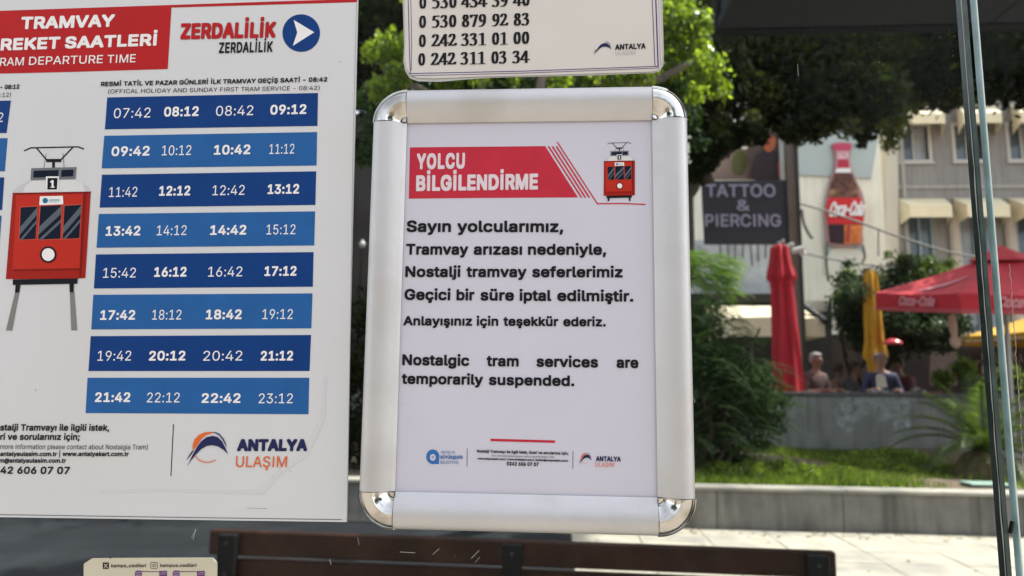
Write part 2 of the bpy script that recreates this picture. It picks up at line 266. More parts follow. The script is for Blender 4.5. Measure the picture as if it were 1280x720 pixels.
_load('''A4L/>/.1C4j244j4;/.3Q/.2?2N2(3:1c4J1p4J1O39192N0)/. 0B0c0B1A381A380c
B44/k/./k4j1l4j2A4e2j4W3-4A3C4%3P3a3T3<3Q2y3I2a3*2>2[2+2[2%2t1|311p3G1^3X1E3e1&3i0]3d083V/r3?/U2y/@2M/21r/. 0Q/h1p/h2H/n2k0#2~0=3)0^3%0v2w122h1E2R1T271_1s1b0Q1b 0Q2=1i2=2@2H2T2U2d2g2n2}2q3:2k3Y2Y3t2;4*1k400Q40
C4k2+/&1G//0k/G0</n/u0G/_1-/V1y/_2j/u3O0<4)0k4P1G4i2+4q2u4e3;4V3X4C3r4+4,3i4;3G4E2}3_2}3K3Q3+3s2[4-2+441Y4.123w0k3Y0Q320A2Z0;1y0A1<0Q0f0l0=12/{1Y/j2+/d2[/k3+0$3K0F3_0u4E0u4;0P4,0/3s/m3X/T3;/A2v/32Q/*
D4c1U/.04/.04/h1Q/h20/n2_0$3(0B3A0j3P1@3U1z3P2X3A3/3(3U2a3s234*1W400140014j1[4j2F4b3&4J3U4$3x3M432j4:1z431/3x0K3T/s3$/M2C/6 0Q4j0Q/./k/./k4j
E3i/k/./k4j3:4j3:400Q400Q2>3)2>3)1`0Q1`0Q/h3=/h3=/.
F3a/k/./k4j374j37400Q400Q262{262{1W0Q1W0Q/.
G4u2-/&1G//0j/G0</o/t0H/^1-/V1y/^2j/t3O0;4)0j4P1E4i2)4q2P4n2u4e3<4U3Y4A3t4)4-3g4=3F4F2~3_2~3I3O3*3r2[4,2)441X4.113w0k3Z0Q320A2Z0;1y0A1<0Q0f0l0=12/{1Z/j2-/d2U/h2z/v3<013R0O3a0u3f1D3y1A2;1A2;1{4J1{4J1B4C0b4/0/3j/a3?/A2g/.
H4r/k/./k4j0Q4j0Q2A3N2A3N4j454j45/.3N/.3N1c0Q1c0Q/.
I2L/M/./M/h0J/h0J40/M40/M4j2-4j2-40114011/h2-/h2-/.
K4?0<0f0<1R0`2$1(2O1N2y324j4,4j1b241_24 /k/./k4j0Q4j0Q2o0P1[0Q1;0Q/. 3:/.161~1_2U4-/.
L3O/k/./k4j0Q4j0Q/h3//h3//.
M6,/k/./k4j0m4j25152?0t2K0O2W0(2c/`2S/`2_0&2k0M2w0s3%154H4j5J4j5J/.4e/.4e2C4e2h4f374g3d4h454n454_3`4N314?2c442C2w/.2>/.1#2C0t2b0f3/0U3_0D450K450L3g0M3:0N2i0N2C0N/.
N4x/k/./k4j0]4j2x11310l3J0?3e/f3[/e3W0@3U0r3U1=3U4j4;4j4;/.3I/.1D2B1+2l0i3C0@400K420N3F0P2i0Q2C0Q/.
O5&2+/&1G//0k/G0=/n/u0G/_1-/V1y/_2j/u3O0=4)0k4P1G4i2+4q2j4i3F4P3t4)4<3O4R2j4Y1y4R1-4<0G3t/n3F/G2j// 2+/d2V/j2~/{3E0=3_0e3p1<3u1y3p2Z3_333E3Z2~3x2V4.2+441Y4.123x0l3Z0Q320A2Z0;1y0A1<0Q0e0l0=12/{1Y/j
P4(/k/./k4j1f4j2A4d2m4S344:3L3u3Z3M3`2}3Z2P3L2)341d2m1I2A191f140A140A1m1d1m2-1q2I1{2_202n2F2w2`2y2}2w3>2n3X2_3n2I3~2,4-1c400Q400Q/.
R4-/k/./k4j1g4j2B4e2n4U354=3L3x3[3Q3`3%3[2U3L2/351k2n1S2A1E1g1@041@041z1e1z2-1}2J2+2`292o2L2w2e2z3%2w3B2o3[2`3p2J4#2-4-1d400Q400Q/. 3&/.1a1`2O1`3s/.
S4*1Z/$1%/*0T/70//M/o/k/]04/T0^0<0^0B0B0O0,0c/v0{/j1Z/`1|/c2>/k2W/y2j002v0F2{0`2w0v2m1-2H1G1p1X121j0T2#0*2A/k2g/c3:/i3d/z4,0:4H0_4_1.4l1^4q234l2]4_3$4H3?4-3P3f3W3@2r3@2g3c2N3|2+411[471<440|4,0f3z0U3i0J3T0G3>0K3%0W2o0~2T1N2E2(272X2(3-1i3Q1@3[1$3_0`3Y073H/o3./P2d/926/*
T4,/N40/N4j3h4j3h401|401|/.1;/.1;40
U4r1~/%1E/,0o/=0F/Y0)0#/q0P/k1&/k4j0P4j0P1,0T0e0b0E0u0+15/s1V/g1~/c2J/g2l/s3+0+3?0E3K0e3O1,3O4j454j451&4/0P3x0#3Y/Y31/=2[/,
V4L1F/./>4j0(4j1:1H1Q0^1s/M1f/M2+0_2B1H3Q4j4;4j26/.
X4F/@/.1S2<1S1g/K4j0<4j1,3V1F3/1Y2j1n2D1c2D1w2j203/2J3V3<4j4*4j1~1j1~2?44/.3D/.2D0U2,0z1u1=1a1b1o1b1[1>1H0{100U0//.
Y4D1E/.1E1J/>4j0/4j1:2y1X2D1u1a1Z1a1v2E282y3C4j434j2,1J2,/.
Z3}/X/./X/]213G2R3v2v4H2}422=401Y40/V40/V4j3S4j3S4:0~0U0Z0$05/O0./e0m/h1P/h3U/h3U/.
Ğ4u2-/&1G//0j/G0</o/t0H/^1-/V1y/^2j/t3O0;4)0j4P1E4i2)4q2P4n2u4e3<4U3Y4A3t4)4-3g4=3F4F2~3_2~3I3O3*3r2[4,2)441X4.113w0k3Z0Q320A2Z0;1y0A1<0Q0f0l0=12/{1Z/j2-/d2U/h2z/v3<013R0O3a0u3f1D3y1A2;1A2;1{4J1{4J1B4C0b4/0/3j/a3?/A2g/. 2)5D1i5H1Q5Q1=5a1-5u0~610{6K1M6K1P651]6$1n5t2)5q2>5t2O6$2[652`6K326K3.613#5u2p5a2[5Q2C5H
Ü4r1~/%1E/,0o/=0F/Y0)0#/q0P/k1&/k4j0P4j0P1,0T0e0b0E0u0+15/s1V/g1~/c2J/g2l/s3+0+3?0E3K0e3O1,3O4j454j451&4/0P3x0#3Y/Y31/=2[/, 2l5N2[5Q2N5Z2E5h2B5w2E6,2N692[6B2l6E2{6B3-69366,395w365h3-5Z2{5Q 155N1%5Q0s5Z0j5h0g5w0j6,0s691%6B156E1E6B1R691Z6,1^5w1Z5h1R5Z1E5Q
Ş4*1Z/$1%/*0T/70//M/o/k/]04/T0^0<0^0B0B0O0,0c/v0{/j1Z/`1|/c2>/k2W/y2j002v0F2{0`2w0v2m1-2H1G1p1X121j0T2#0*2A/k2g/c3:/i3d/z4,0:4H0_4_1.4l1^4q234l2]4_3$4H3?4-3P3f3W3@2r3@2g3c2N3|2+411[471<440|4,0f3z0U3i0J3T0G3>0K3%0W2o0~2T1N2E2(272X2(3-1i3Q1@3[1$3_0`3Y073H/o3./P2d/926/* 14-S14-x1]-x1w-}1~.41w.E1].J1@.J1J/>1l/>1l/.1l.l2-.g2B.]2M.K2Q.32L-t2>-b2$-W1]-S
İ2L/M/./M/h0J/h0J40/M40/M4j2-4j2-40114011/h2-/h2-/. 0k5N0Z5Q0L5Z0C5h0@5w0C6,0L690Z6B0k6E0|6B1.69186,1;5w185h1.5Z0|5Q
Ö5&2+/&1G//0k/G0=/n/u0G/_1-/V1y/_2j/u3O0=4)0k4P1G4i2+4q2j4i3F4P3t4)4<3O4R2j4Y1y4R1-4<0G3t/n3F/G2j// 2+/d2V/j2~/{3E0=3_0e3p1<3u1y3p2Z3_333E3Z2~3x2V4.2+441Y4.123x0l3Z0Q320A2Z0;1y0A1<0Q0e0l0=12/{1Y/j 2t5N2d5Q2V5Z2M5h2J5w2M6,2V692d6B2t6E3)6B36693>6,3A5w3>5h365Z3)5Q 1=5N1.5Q0|5Z0s5h0p5w0s6,0|691.6B1=6E1M6B1Z691d6,1g5w1d5h1Z5Z1M5Q
Ç4k2+/&1G//0k/G0</n/u0G/_1-/V1y/_2j/u3O0<4)0k4P1G4i2+4q2u4e3;4V3X4C3r4+4,3i4;3G4E2}3_2}3K3Q3+3s2[4-2+441Y4.123w0k3Y0Q320A2Z0;1y0A1<0Q0f0l0=12/{1Y/j2+/d2[/k3+0$3K0F3_0u4E0u4;0P4,0/3s/m3X/T3;/A2v/32Q/* 1_-P1_-u2,-u2F-z2N.02F.A2,.F1k.F1v/;2;/;2;/+2;.h2X.d2m.Y2y.H2}.02x-q2i-_2P-S2--P
a3K0u/$0R/)02/3/s/D/_/[/Q/x/L0@/P0_/Y0v/i1-/}1;0Q1M1,1V1e1^2)1f211n241z241|2+2I1k2c1>2l0j2c0J2M0822/W2C/h2c/~2{0<320Y3=1<3F1j3A2>3.2R2x2c2a2n2B2r1v2r/.25/.25/c20/c1w/G1Q// 1#/[1D/`1_/j1s/y2&01200G240_24181~101b1*1B1$1)0}0Z0t0;0`030P000=0:/w0V/c
b3o1`/%1@/)1%/20_/M0J/j0D/j0D/./d/./d4j0F4j0F2`0J2`0^2{1$3;1?3C1`3F223@2Y3/2z2m382E3G1p3L173G0Y380(2{/[2Y/>22/, 1V/^1x/b27/q2M0,2]0I2f0l2i172f1^2]2$2M2B282W1x2f1V2k162f0v2X0a2C0Q2&0H1`0E170H0k0Q0G0a0*0w/p16/b
c3R1I/%0t/,0I/>0%/]/g0)/V0Y/P15/V1n/g2C0%2k0I3.0t3@1I3F2#3?2Q3*2u2c30252O2%2B2A2.2W1m2f1I2k1&2f0f2V0P2?0@1}071Z0415070l0@0I0P0-0f/q1&/b1I/]1n/c2//q2D0-2P0I310:2v/g2R/C2$/-
d3o1=/%0l/,0C/>/~/[/f0(/U0Y/P17/U1p/f2E/~2m0D3/0l3@1>3F1_3C1x3;2?2{2R2`2W2`2W4j3:4j3:/.2Y/.2Y/j2S/j2?/M1w/21^/) 1G/^1g/b2&/p2<0*2K0G2U0k2X172U1`2L2&2<2C2&2X1h2f1G2k1%2f0f2W0P2B0@2$071^0417070l0A0I0P0,0f/q1%/b
e3Z1N/%0v/,0I/>0%/]/g0)/V0X/P15/U1m/f2B0$2j0G3-0r3@1G3F2*3<2F3/2`2v2v2[3+2:361m391<390~/z0~/z1W2s1W2V1D2S1h2J2-2;2F2&2Z1h2g1G2k1&2g0g2Y0Q2F0A2.071l041M041,080`0B0>0T0#0l/l1-/a1N/]1y/d2=/x2R0=330/3&/n2p/U2W/A2;/21t/)
f1x1_3A1_2h/42h/43A 0$/.0$3w0(49044R0E4f0[4t155#1X4|1n4v1^4@1Q4D1=4F1$4B0o480f4&0c3j0c/.
g3p1I-K0}-N0Z-V0%-u/b.C09.`0N.F0o.01I.&1t.,2:.=2P.Y2W/(2W/s2R/s2?/W1w/>1^/61=/30m/80E/I0#/d/f0./U0]/P19/U1q/f2E0#2m0D3/0m3@1>3F1_3D1x3;2@2{2T2`2Y2`2Y3A3:3A3:/$35.R3#..2e-n2C-Z1v-O 1G/j1h/n2(/z2=032L0M2U0o2X1;2U1b2L2(2=2C2(2X1h2f1G2k1%2f0f2X0P2B0A2%071`041;070p0A0O0P040f/{1%/n
h3a0F1^0F/./d/./d4j0F4j0F2?0:2?0P2m0m30153A1^3F2(3B2G372b2~2v2b3&2=3+1k3+/.2H/.2H1f2B23212P1q2d1L2j122g0v2^0b2O0R2;0I1|
i0{/d/./d3A0F3A0F/. 0(4&/r4*/e43/Z4@/W4O/Z4`/e4m/r4v0(4y084v0F4m0O4`0R4O0O4@0F43084*
j0{/d3A0F3A0F.k0C.I0:..0*-r/p-b/S-W/2-S/#-S/#.1/0.1/G.5/V.@/a.R/d.l 0&4&/r4*/d43/Z4@/W4O/Z4`/d4m/r4v0&4y084v0F4m0O4`0R4O0O4@0F43084*
k3B0B0^0B1N0M1N2<3A3.3A121A1+1A /d/./d4j0F4j0F/. 2F/.0i14191`3:/.
l170`/,09/1/y/B/i/^/d0(/d4j0F4j0F070L/m0V/e0g/c0u/d1#/e1//10w/-
m5u/d/./d3A0D3A0D2G0@2G0J2d0X2{1%3>1U3H1|3B2?3/2U2l2b2G2X2G2c2b2r2x3C3=3|3H4@3E4^3:4w3(5/2i5;2H5?1z5?/.4]/.4]1y4V2A4E2Y4+2g3j2k3Q2i3<2a2z2B2p1r2p/.22/.222#2-2@1x2W1`2g1A2k0s2a0a2S0R2A0I2*0F1i0F/.
n3a0F1^0F/./d/./d3A0D3A0D2?0:2?0P2m0m30153A1^3F2(3B2G372b2~2v2b3&2=3+1k3+/.2H/.2H1f2B23212P1q2d1L2j122g0v2^0b2O0R2;0I1|
o3f1I/%0t/,0I/>0%/]/g0)/V0Y/P15/V1n/g2C0%2k0I3.0t3@1I3F1{3@2K3.2n2k3-2C3>1n3C153>0Y3-0)2n/]2K/>1{/, 1I/]1m/b2./q2D0-2S0I2]0l2`152]1Z2S1}2D2?2.2V1m2f1I2k1&2f0f2V0P2?0@1}071Z0415070l0@0I0P0-0f/q1&/b
p3o/d-S/d3A0D3A0D2`0J2`0^2{1$3;1?3C1`3F223@2Y3/2z2m382E3G1p3L173G0Y380(2{/[2Y/>22/,1`/%1@/)1&/20_/M0J/j0F/j0F-S 1V/^1x/b27/q2M0,2]0I2f0l2i172f1^2]2$2M2B282W1x2f1V2k162f0v2X0a2C0Q2&0H1`0E170H0k0Q0G0a0*0w/p16/b
q3o3:-S2W-S2W/j2R/j2?/M1w/21^/)1=/%0l/,0C/>/~/[/f0(/U0Y/P17/U1p/f2E/~2m0D3/0l3@1>3F1_3C1x3;2?2{2S2`2Y2`2Y3A3:3A 1G/^1g/b2&/p2<0*2K0G2U0k2X172U1`2L2&2<2C2&2X1h2f1G2k1%2f0f2W0P2B0@2$071^0417070l0A0I0P0,0f/q1%/b
r1~/d/./d3A0D3A0D2b0G2b0V2|0m351/3B1O3G1`3F1n3F1n2c1a2e1I2g102d0t2[0a2M0R2<0I2%0F1h0F/.
s3310/%0f/)0D/10(/@/m/T/[/n/R02020?0=/~0P/k0k/`1//[1S/a1o/m2%0$2,0;2)0M1y0]1h0h1N0p0j1#0<14/w1J/d1h/^22/b2Q/p2m0+3(0G380j3C153F1Y3C1y3:273,2K2t2e2B2,251}2J1n2]1U2i152n0q2j0W2^0F2K0A250D1}0P1n1%1Y1`1K231<2R1$2f0c2l0?2g/z2X/^2B/F2#/41Y/)
t1^1F3A1F2h/42h/43A /p4C0R4C0R060T/{0]/l0k/d1#/a13/b1D/e1O/01:/+0}/*0Q/000/C/w/c/p01
u3a10/)0g/-0G/90-/M/t/j/h03/d0`/d3A0F3A0F0e0K0=0^/z0y/g1B/a1]/d1t/m2,/|2;052E0N2H0n2H3A3+3A3+/.2J/.2J002S002>/^1|/?1X/.
v3K0x/./?3A0(3A0z0p150+1H/C12/C1E0+1Z0p2Q3A393A1]/.
w5I0_/./E3A0+3A0Y1P0o0^1)/W0z/W140[1H1P1w3A2]3A301P3D0]3X/W3M/W3d0[3y1P4L3A533A3t/.36/.2`1%2Q1[2C28252s2C2s25282&1[1s1%1A/.
x3@/C/.1$1T1$1$/K3A083A0h2R1-1x1I1H1)1H1D1x1d2R2:3A3%3A1K0~1K1P3,/.2?/.1b0)1B0]1&101G101,0]0i0)0//.
y3K/^-W/l.2/v.10<./0V.>0l.e0x/-/?3A0(3A0z0p150+1H/C12/C1D0+1Z0p2Q3A393A1F.N1+-x0`-Z0/-Q/p-S
z3B/X/./X/]1y2a1y2d/_2d/_3A2n3A2n2l0R/k0R/g2t/g2t/.
ı0{/d/./d3A0F3A0F/.
ş3310/%0f/)0D/10(/@/m/T/[/n/R02020?0=/~0P/k0k/`1//[1S/a1o/m2%0$2,0;2)0M1y0]1h0h1N0p0j1#0<14/w1J/d1h/^22/b2Q/p2m0+3(0G380j3C153F1Y3C1y3:273,2K2t2e2B2,251}2J1n2]1U2i152n0q2j0W2^0F2K0A250D1}0P1n1%1Y1`1K231<2R1$2f0c2l0?2g/z2X/^2B/F2#/41Y/) 0h-S0h-x16-x1P-}1W.41P.E16.J0u.J1#/>1D/>1D/.1D.l1b.g1v.]2&.K2+.32%-t1s-b1Y-W16-S
ğ3p1I-K0}-N0Z-V0%-u/b.C09.`0N.F0o.01I.&1t.,2:.=2P.Y2W/(2W/s2R/s2?/W1w/>1^/61=/30m/80E/I0#/d/f0./U0]/P19/U1q/f2E0#2m0D3/0m3@1>3F1_3D1x3;2@2{2T2`2Y2`2Y3A3:3A3:/$35.R3#..2e-n2C-Z1v-O 1G/j1h/n2(/z2=032L0M2U0o2X1;2U1b2L2(2=2C2(2X1h2f1G2k1%2f0f2X0P2B0A2%071`041;070p0A0O0P040f/{1%/n 1G3x1,3{0p4*0[490K4M0A4e0>4~0l4~0o4i0{4W114L1G4H1]4L1n4W1z4i1}4~2P4~2L4e2B4M23491z4*1b3{
ü3a10/)0g/-0G/90-/M/t/j/h03/d0`/d3A0F3A0F0e0K0=0^/z0y/g1B/a1]/d1t/m2,/|2;052E0N2H0n2H3A3+3A3+/.2J/.2J002S002>/^1|/?1X/. 254&2$4*1s431j4@1g4O1j4`1s4m2$4u254x2D4u2Q4m2Z4`2^4O2Z4@2Q432D4* 0Y4&0J4*0<43044@014O044`0<4m0J4u0Y4x0j4u0w4m1#4`1&4O1#4@0w430j4*
ö3f1I/%0t/,0I/>0%/]/g0)/V0Y/P15/V1n/g2C0%2k0I3.0t3@1I3F1{3@2K3.2n2k3-2C3>1n3C153>0Y3-0)2n/]2K/>1{/, 1I/]1m/b2./q2D0-2S0I2]0l2`152]1Z2S1}2D2?2.2V1m2f1I2k1&2f0f2V0P2?0@1}071Z0415070l0@0I0P0-0f/q1&/b 274&2(4*1v431m4@1j4O1m4`1v4m2(4u274x2G4u2T4m2^4`2a4O2^4@2T432G4* 0]4&0L4*0?43064@034O064`0?4m0L4u0]4x0l4u0y4m1&4`1*4O1&4@0y430l4*
ç3R1I/%0t/,0I/>0%/]/g0)/V0Y/P15/V1n/g2C0%2k0I3.0t3@1I3F2#3?2Q3*2u2c30252O2%2B2A2.2W1m2f1I2k1&2f0f2V0P2?0@1}071Z0415070l0@0I0P0-0f/q1&/b1I/]1n/c2//q2D0-2P0I310:2v/g2R/C2$/- 0~-S0~-x1L-x1g-}1n.41g.E1L.J10.J1:/>1Z/>1Z/.1Z.l1x.g21.]2=.K2A.32<-t2.-b1p-W1L-S
0411^/&1(//0V/F03/m/t0E/d1,/_1y/d2k/t3Q034+0V4P1(4i1^4q274i2d4P3,4+3F3Q3V2k3[1y3V1,3F0E3-/m2d/F27// 1^/a2$/g2B/y2Y0;2k0e2u1<2y1y2u2Z2k332Y3[2B3z2$411^481:410x3z0a3[0O330E2Z0A1y0E1<0O0e0a0;0x/y1:/g
141/{/./{/f3M/f3M/. 244j24/.1N/.1N4,1K4,0*3,0*3r1@4j
241/o/./o/^1e1`2:2:2W2h2a392^3S2T3j2E3{214-1Z481>451%4+0n3x0`3d0V3L0S30/q30/v3[0*4%0C4E0d4]104l1[4q2,4l2R4^2r4F3/4)3>3b3C3:392_2q1~2+1.0n/k0n/h3K/h3K/.
3411T/&1&/+0Y/806/L/u/h/c0//Z0X0A0X0G0?0R0+0e/v0z/j1U/a23/l2I/y2[012f0H2j0f2g1%2]1>2K1S231e1m1o1C1s0r1s0r2K2@4,2@40/u40/u4j3:4j3:491M261M2A2(2@2T242y1x391X3I143O0f3I0;38/q2y/R2U/:2*/,
441/V0=/V0s1r4j2W4j0A0{0A0x3d0x3d0= 2:/.2:0M2:0g2:2_2x2_2x/.
5411W/&1,/,0a/90@/N0&/k/q01/k0V0N0V0S0@0_0-1&/k1W/a1u/d24/o2J0%2Z0<2e0W2i0w2e1;2Z1W2I1o232%1s211T250|2,0T1q/r1x044j344j34400l400Z2M0]2M1,2f1`2o2&2k2F2b2b2R2z2=322#3A1b3J1A3M0x3G0I37/{2x/W2U/=2,/-
6411]/&10/-0c/=0A/V0(/y/t0G/o0w/s1A0#1j0^2u1w4j2c4j0l2$0f2$0z2@1>2S1f2Z262U2]2G2{2/381k3F1C3K0r3F0D36/x2x/U2V/<2//, 1]/_1y/c27/n2K/~2Z092e0T2h0r2e152Z1O2K1f271v1y2%1]2)1@2%1(1w0n1f0_1P0T160Q0s0T0T0_0:0n/~1(/n1@/c
74105/.2d4,2d40/m40/m4j3M4j3M4-0z/.
8411]/&1,/,0]/909/O/y/m/h04/c0[/f0{/p1=0$1V091l0Q1{0n2)0n2+0K2:012T/{2w/u3B/z3h0.4.0F4I0g4_124l1]4q2-4l2R4_2r4I3/4.3?3h3D3B3>2w3-2T2n2:2L2+2L2)2h1{3$1l3:1V3I1=3S0{3W0[3Q043@/m3%/O2^/923/, 1]/`1}/c2=/k2S/y2d0/2n0E2r0`2n0z2c172Q1J2;1Y1{1c1]1f1>1c0~1Y0h1J0V170K0z0G0`0K0E0U0/0f/y0|/k1=/c 1]2B222L2E2Y2S2k2]3$2`3>2]3U2T3k2F3|234-1]481+4-0t3|0f3k0]3U0Y3>0]3$0f2k0t2Y1,2L
9411]4q2/4k2V4Z2x4@363y3F3O3K2|3G2U3;2.2[0}1B/.0V/.2M1s2S1s2?1W1|1D1T1=1)1A0^1P0>1h0&2-/s2S/o3%/t3S0)3{0B4A0d4Z104k 1]481A451(4*0o3t0_3^0U3C0Q3%0U2c0_2G0o221(1|1A1r1]1n1y1r271|2K212Z2G2e2b2h3#2e3C2Z3^2K3t274*1y45
.1603/*/}/-/n/7/d/F/a/W/d/j/n/x/}0&030+0E0&0T/x0_/j0b/W0_/F0T/70E/-
,16/T-l/s/v0^/v0(-l
:1603/*/}/-/n/7/d/F/a/W/d/j/n/x/}0&030+0E0&0T/x0_/j0b/W0_/F0T/70E/- 032//}22/n2</d2K/a2]/d2o/n2~/}3-03300E3-0T2~0_2o0b2]0_2K0T2<0E22
;16/T-l/s/v0^/v0(-l 0;2/0*22/v2</l2K/i2]/l2o/v2~0*3-0;300M3-0]2~0g2o0j2]0g2K0]2<0M22
(210-1I092e0X4$1+5-1g5-193s0v2Y0l1I0u0G16/>1g.(1+.(0`.t0C/f030W
)21/S.(0*/@0E0H0N1I0D2Y0%3s/S5-055-0c4$1&2d121I1,0V0v/d0Z.s05.(
-412r1o2r160F160F1o
_2`2`/.2`.P/..P/./.
@6]3)-[2<-a1W-q0|.00N.S0+/%/l/]/[0A/V1-/]1s/l2U0+310O3_0|4(1V4B294R2~4X3f4R4D4A4w4%5D3^5e345|2`6/2,631Q6/0c5z/{5j/`5U/J59/=4r/94H/?4$/R3t/a3n/s3k/s3_/_3J/L3//?2g/;2=/@1v/Q1Z/m1F041:0^16101;1]1I2)1_2I1|2c2C2s2k2x3.2u3G2l3g2R3j2R3j2p4F2p4F0B4H0/4Q/y4`/n4s/j5./n5?/{5J055R0S5W1Q5S1~5I2M562t4x3;4V3X4.3o3X3}2|4%2D3}1m3o1A3X0y3:0[2o0G2A0:1g061,0:0K0G/q0[/C0z.x1C.Z1q.D2J.73+.33c.846.C4U.M4e-x4<-k3b-` 2j/p3-/s3D/}3V033c0J3m133j1W3b1t3U2-3C2:2l2D2Q2@2;252)2#1w1j1m131v0Q2%09270$2M/t
|1a0b6Y0b->0,->0,6Y
&4+1?/&0k/,0B/:/}/P/e/m/U04/P0Y/S0x/^170)1f0a271R2p1h3%1z3=2%3[1}3r1p4)1]451C490}410f3v0^3U0f310~2h1F2<3}/.32/.1$1b0M2E0+2y/}38/z3T/~3u0/460A4M0Z4`0z4k1B4n1f4k2*4`2B4N2T472a3x2e3Z2[302C2f1{2E0o1S0B1(080o050W080@0A0+0P/u0d/h0{/`1;/]1Y/a1v/j2M032b0M2q0l2{142~1Z3_1Z3[1.3S0e39002z/m2n/^2Q/E2//51e/+
 16''')

VVP = (707.0, -7086.0)            # where uprights on the glass meet in the picture
class Sheet:
    """flat print on a sheet that hangs on (or near) the glass: marks are given as picture points and land on the sheet's own plane"""
    def __init__(s, root, y):  s.root = root; s.y = y; s.layer = 0
    def pt(s, px, py, d): return P(px, py, s.y-d)
    def flat(s, name, polys, m, d=.0002, label=None):
        mb = MB()
        for i, pl in enumerate(polys):
            vs = [s.pt(x, y, d+i*8e-6) for x, y in pl]
            mb.add(vs, tessellate_polygon([vs]))
        return mb.build(name, m, s.root, label=label)
    def stroke(s, name, lines, wpx, m, d=.0002):
        return s.flat(name, [q for l in lines for q in thick(l, wpx)], m, d)
    def text(s, txt, x0, y0, x1, y1, cap, m, bold=0., d=.0004, slant=0., pre='', post='', name='lettering', squeeze_ok=True):
        """txt runs from (x0,y0) to (x1,y1) along its baseline with capitals cap px high; pre/post continue it at the same scale"""
        k = cap*(1-2*bold)/.509
        lay = []; x = 0.
        w0 = sum(GLYPHS[c_][0] for c_ in txt)
        s0 = math.hypot(x1-x0, y1-y0)/w0
        trk = (1.15 if s0/k < .8 else .5)*bold*cap/s0          # heavier strokes keep their gaps
        for ch in pre+txt+post:
            adv, flat, tri = GLYPHS[ch]; lay.append((x, flat, tri, ch)); x += adv+trk
        def ink(i, side):
            xx, fl, _, ch = lay[i]
            if not fl: return xx
            return xx + (min if side else max)(p[0] for p in fl)
        a = ink(len(pre), True); b = ink(len(pre)+len(txt)-1, False)
        L = math.hypot(x1-x0, y1-y0); bx, by = (x1-x0)/L, (y1-y0)/L
        r = bold*cap
        sx = (L-2*r)/(b-a)
        mx, my = (x0+x1)/2, (y0+y1)/2
        ux, uy = VVP[0]-mx, VVP[1]-my; q = math.hypot(ux, uy); ux, uy = ux/q, uy/q
        ux, uy = ux+bx*slant, uy+by*slant
        mb = MB(); offs = [(0, 0)]
        if bold:
            pass
            rx = r*min(1., max(.6, sx/k*1.05))
            offs += [(rx*a_, r*b_) for a_, b_ in ((1,0),(0,1),(-1,0),(0,-1),(.86,.86),(-.86,.86),(-.86,-.86),(.86,-.86))]
            if r > 1.1: offs += [(ox*.55, oy*.55) for ox, oy in offs[1:]]
        for j, (ox, oy) in enumerate(offs):
            for (xx, fl, tri, ch) in lay:
                if not fl: continue
                vs = []
                for (gx, gy, ds) in fl:
                    u = (xx+gx-a)*sx + r + ox; v = gy*k + r + oy + ds*r*1.1
                    vs.append(s.pt(x0+bx*u+ux*v, y0+by*u+uy*v, d+j*9e-6))
                mb.add(vs, tri)
        return mb.build(name, m, s.root)
def thick(pts, w):
    out = []
    for (x0, y0), (x1, y1) in zip(pts[:-1], pts[1:]):
        L = math.hypot(x1-x0, y1-y0) or 1; nx, ny = -(y1-y0)/L*w/2, (x1-x0)/L*w/2
        ex, ey = (x1-x0)/L*w*.2, (y1-y0)/L*w*.2
        out.append([(x0+nx-ex, y0+ny-ey), (x1+nx+ex, y1+ny+ey), (x1-nx+ex, y1-ny+ey), (x0-nx-ex, y0-ny-ey)])
    return out
def circ(cx, cy, rx, ry=None, n=28, a0=0, a1=360):
    ry = ry or rx
    return [(cx+rx*math.cos(R(a0+(a1-a0)*i/n)), cy+ry*math.sin(R(a0+(a1-a0)*i/n))) for i in range(n if abs(a1-a0) >= 360 else n+1)]
def scurve(pts, k=4):
    """smooth closed outline through the points"""
    n = len(pts); out = []
    for i in range(n):
        p0, p1, p2, p3 = pts[i-1], pts[i], pts[(i+1) % n], pts[(i+2) % n]
        for j in range(k):
            t = j/k
            out.append(tuple(.5*((2*b)+(-a+c)*t+(2*a-5*b+4*c-d)*t*t+(-a+3*b-3*c+d)*t**3) for a, b, c, d in zip(p0, p1, p2, p3)))
    return out
def spath(pts, k=5):
    out = []
    n = len(pts)
    for i in range(n-1):
        p0, p1, p2, p3 = pts[max(i-1, 0)], pts[i], pts[i+1], pts[min(i+2, n-1)]
        for j in range(k):
            t = j/k
            out.append(tuple(.5*((2*b)+(-a+c)*t+(2*a-5*b+4*c-d)*t*t+(-a+3*b-3*c+d)*t**3) for a, b, c, d in zip(p0, p1, p2, p3)))
    out.append(pts[-1]); return out

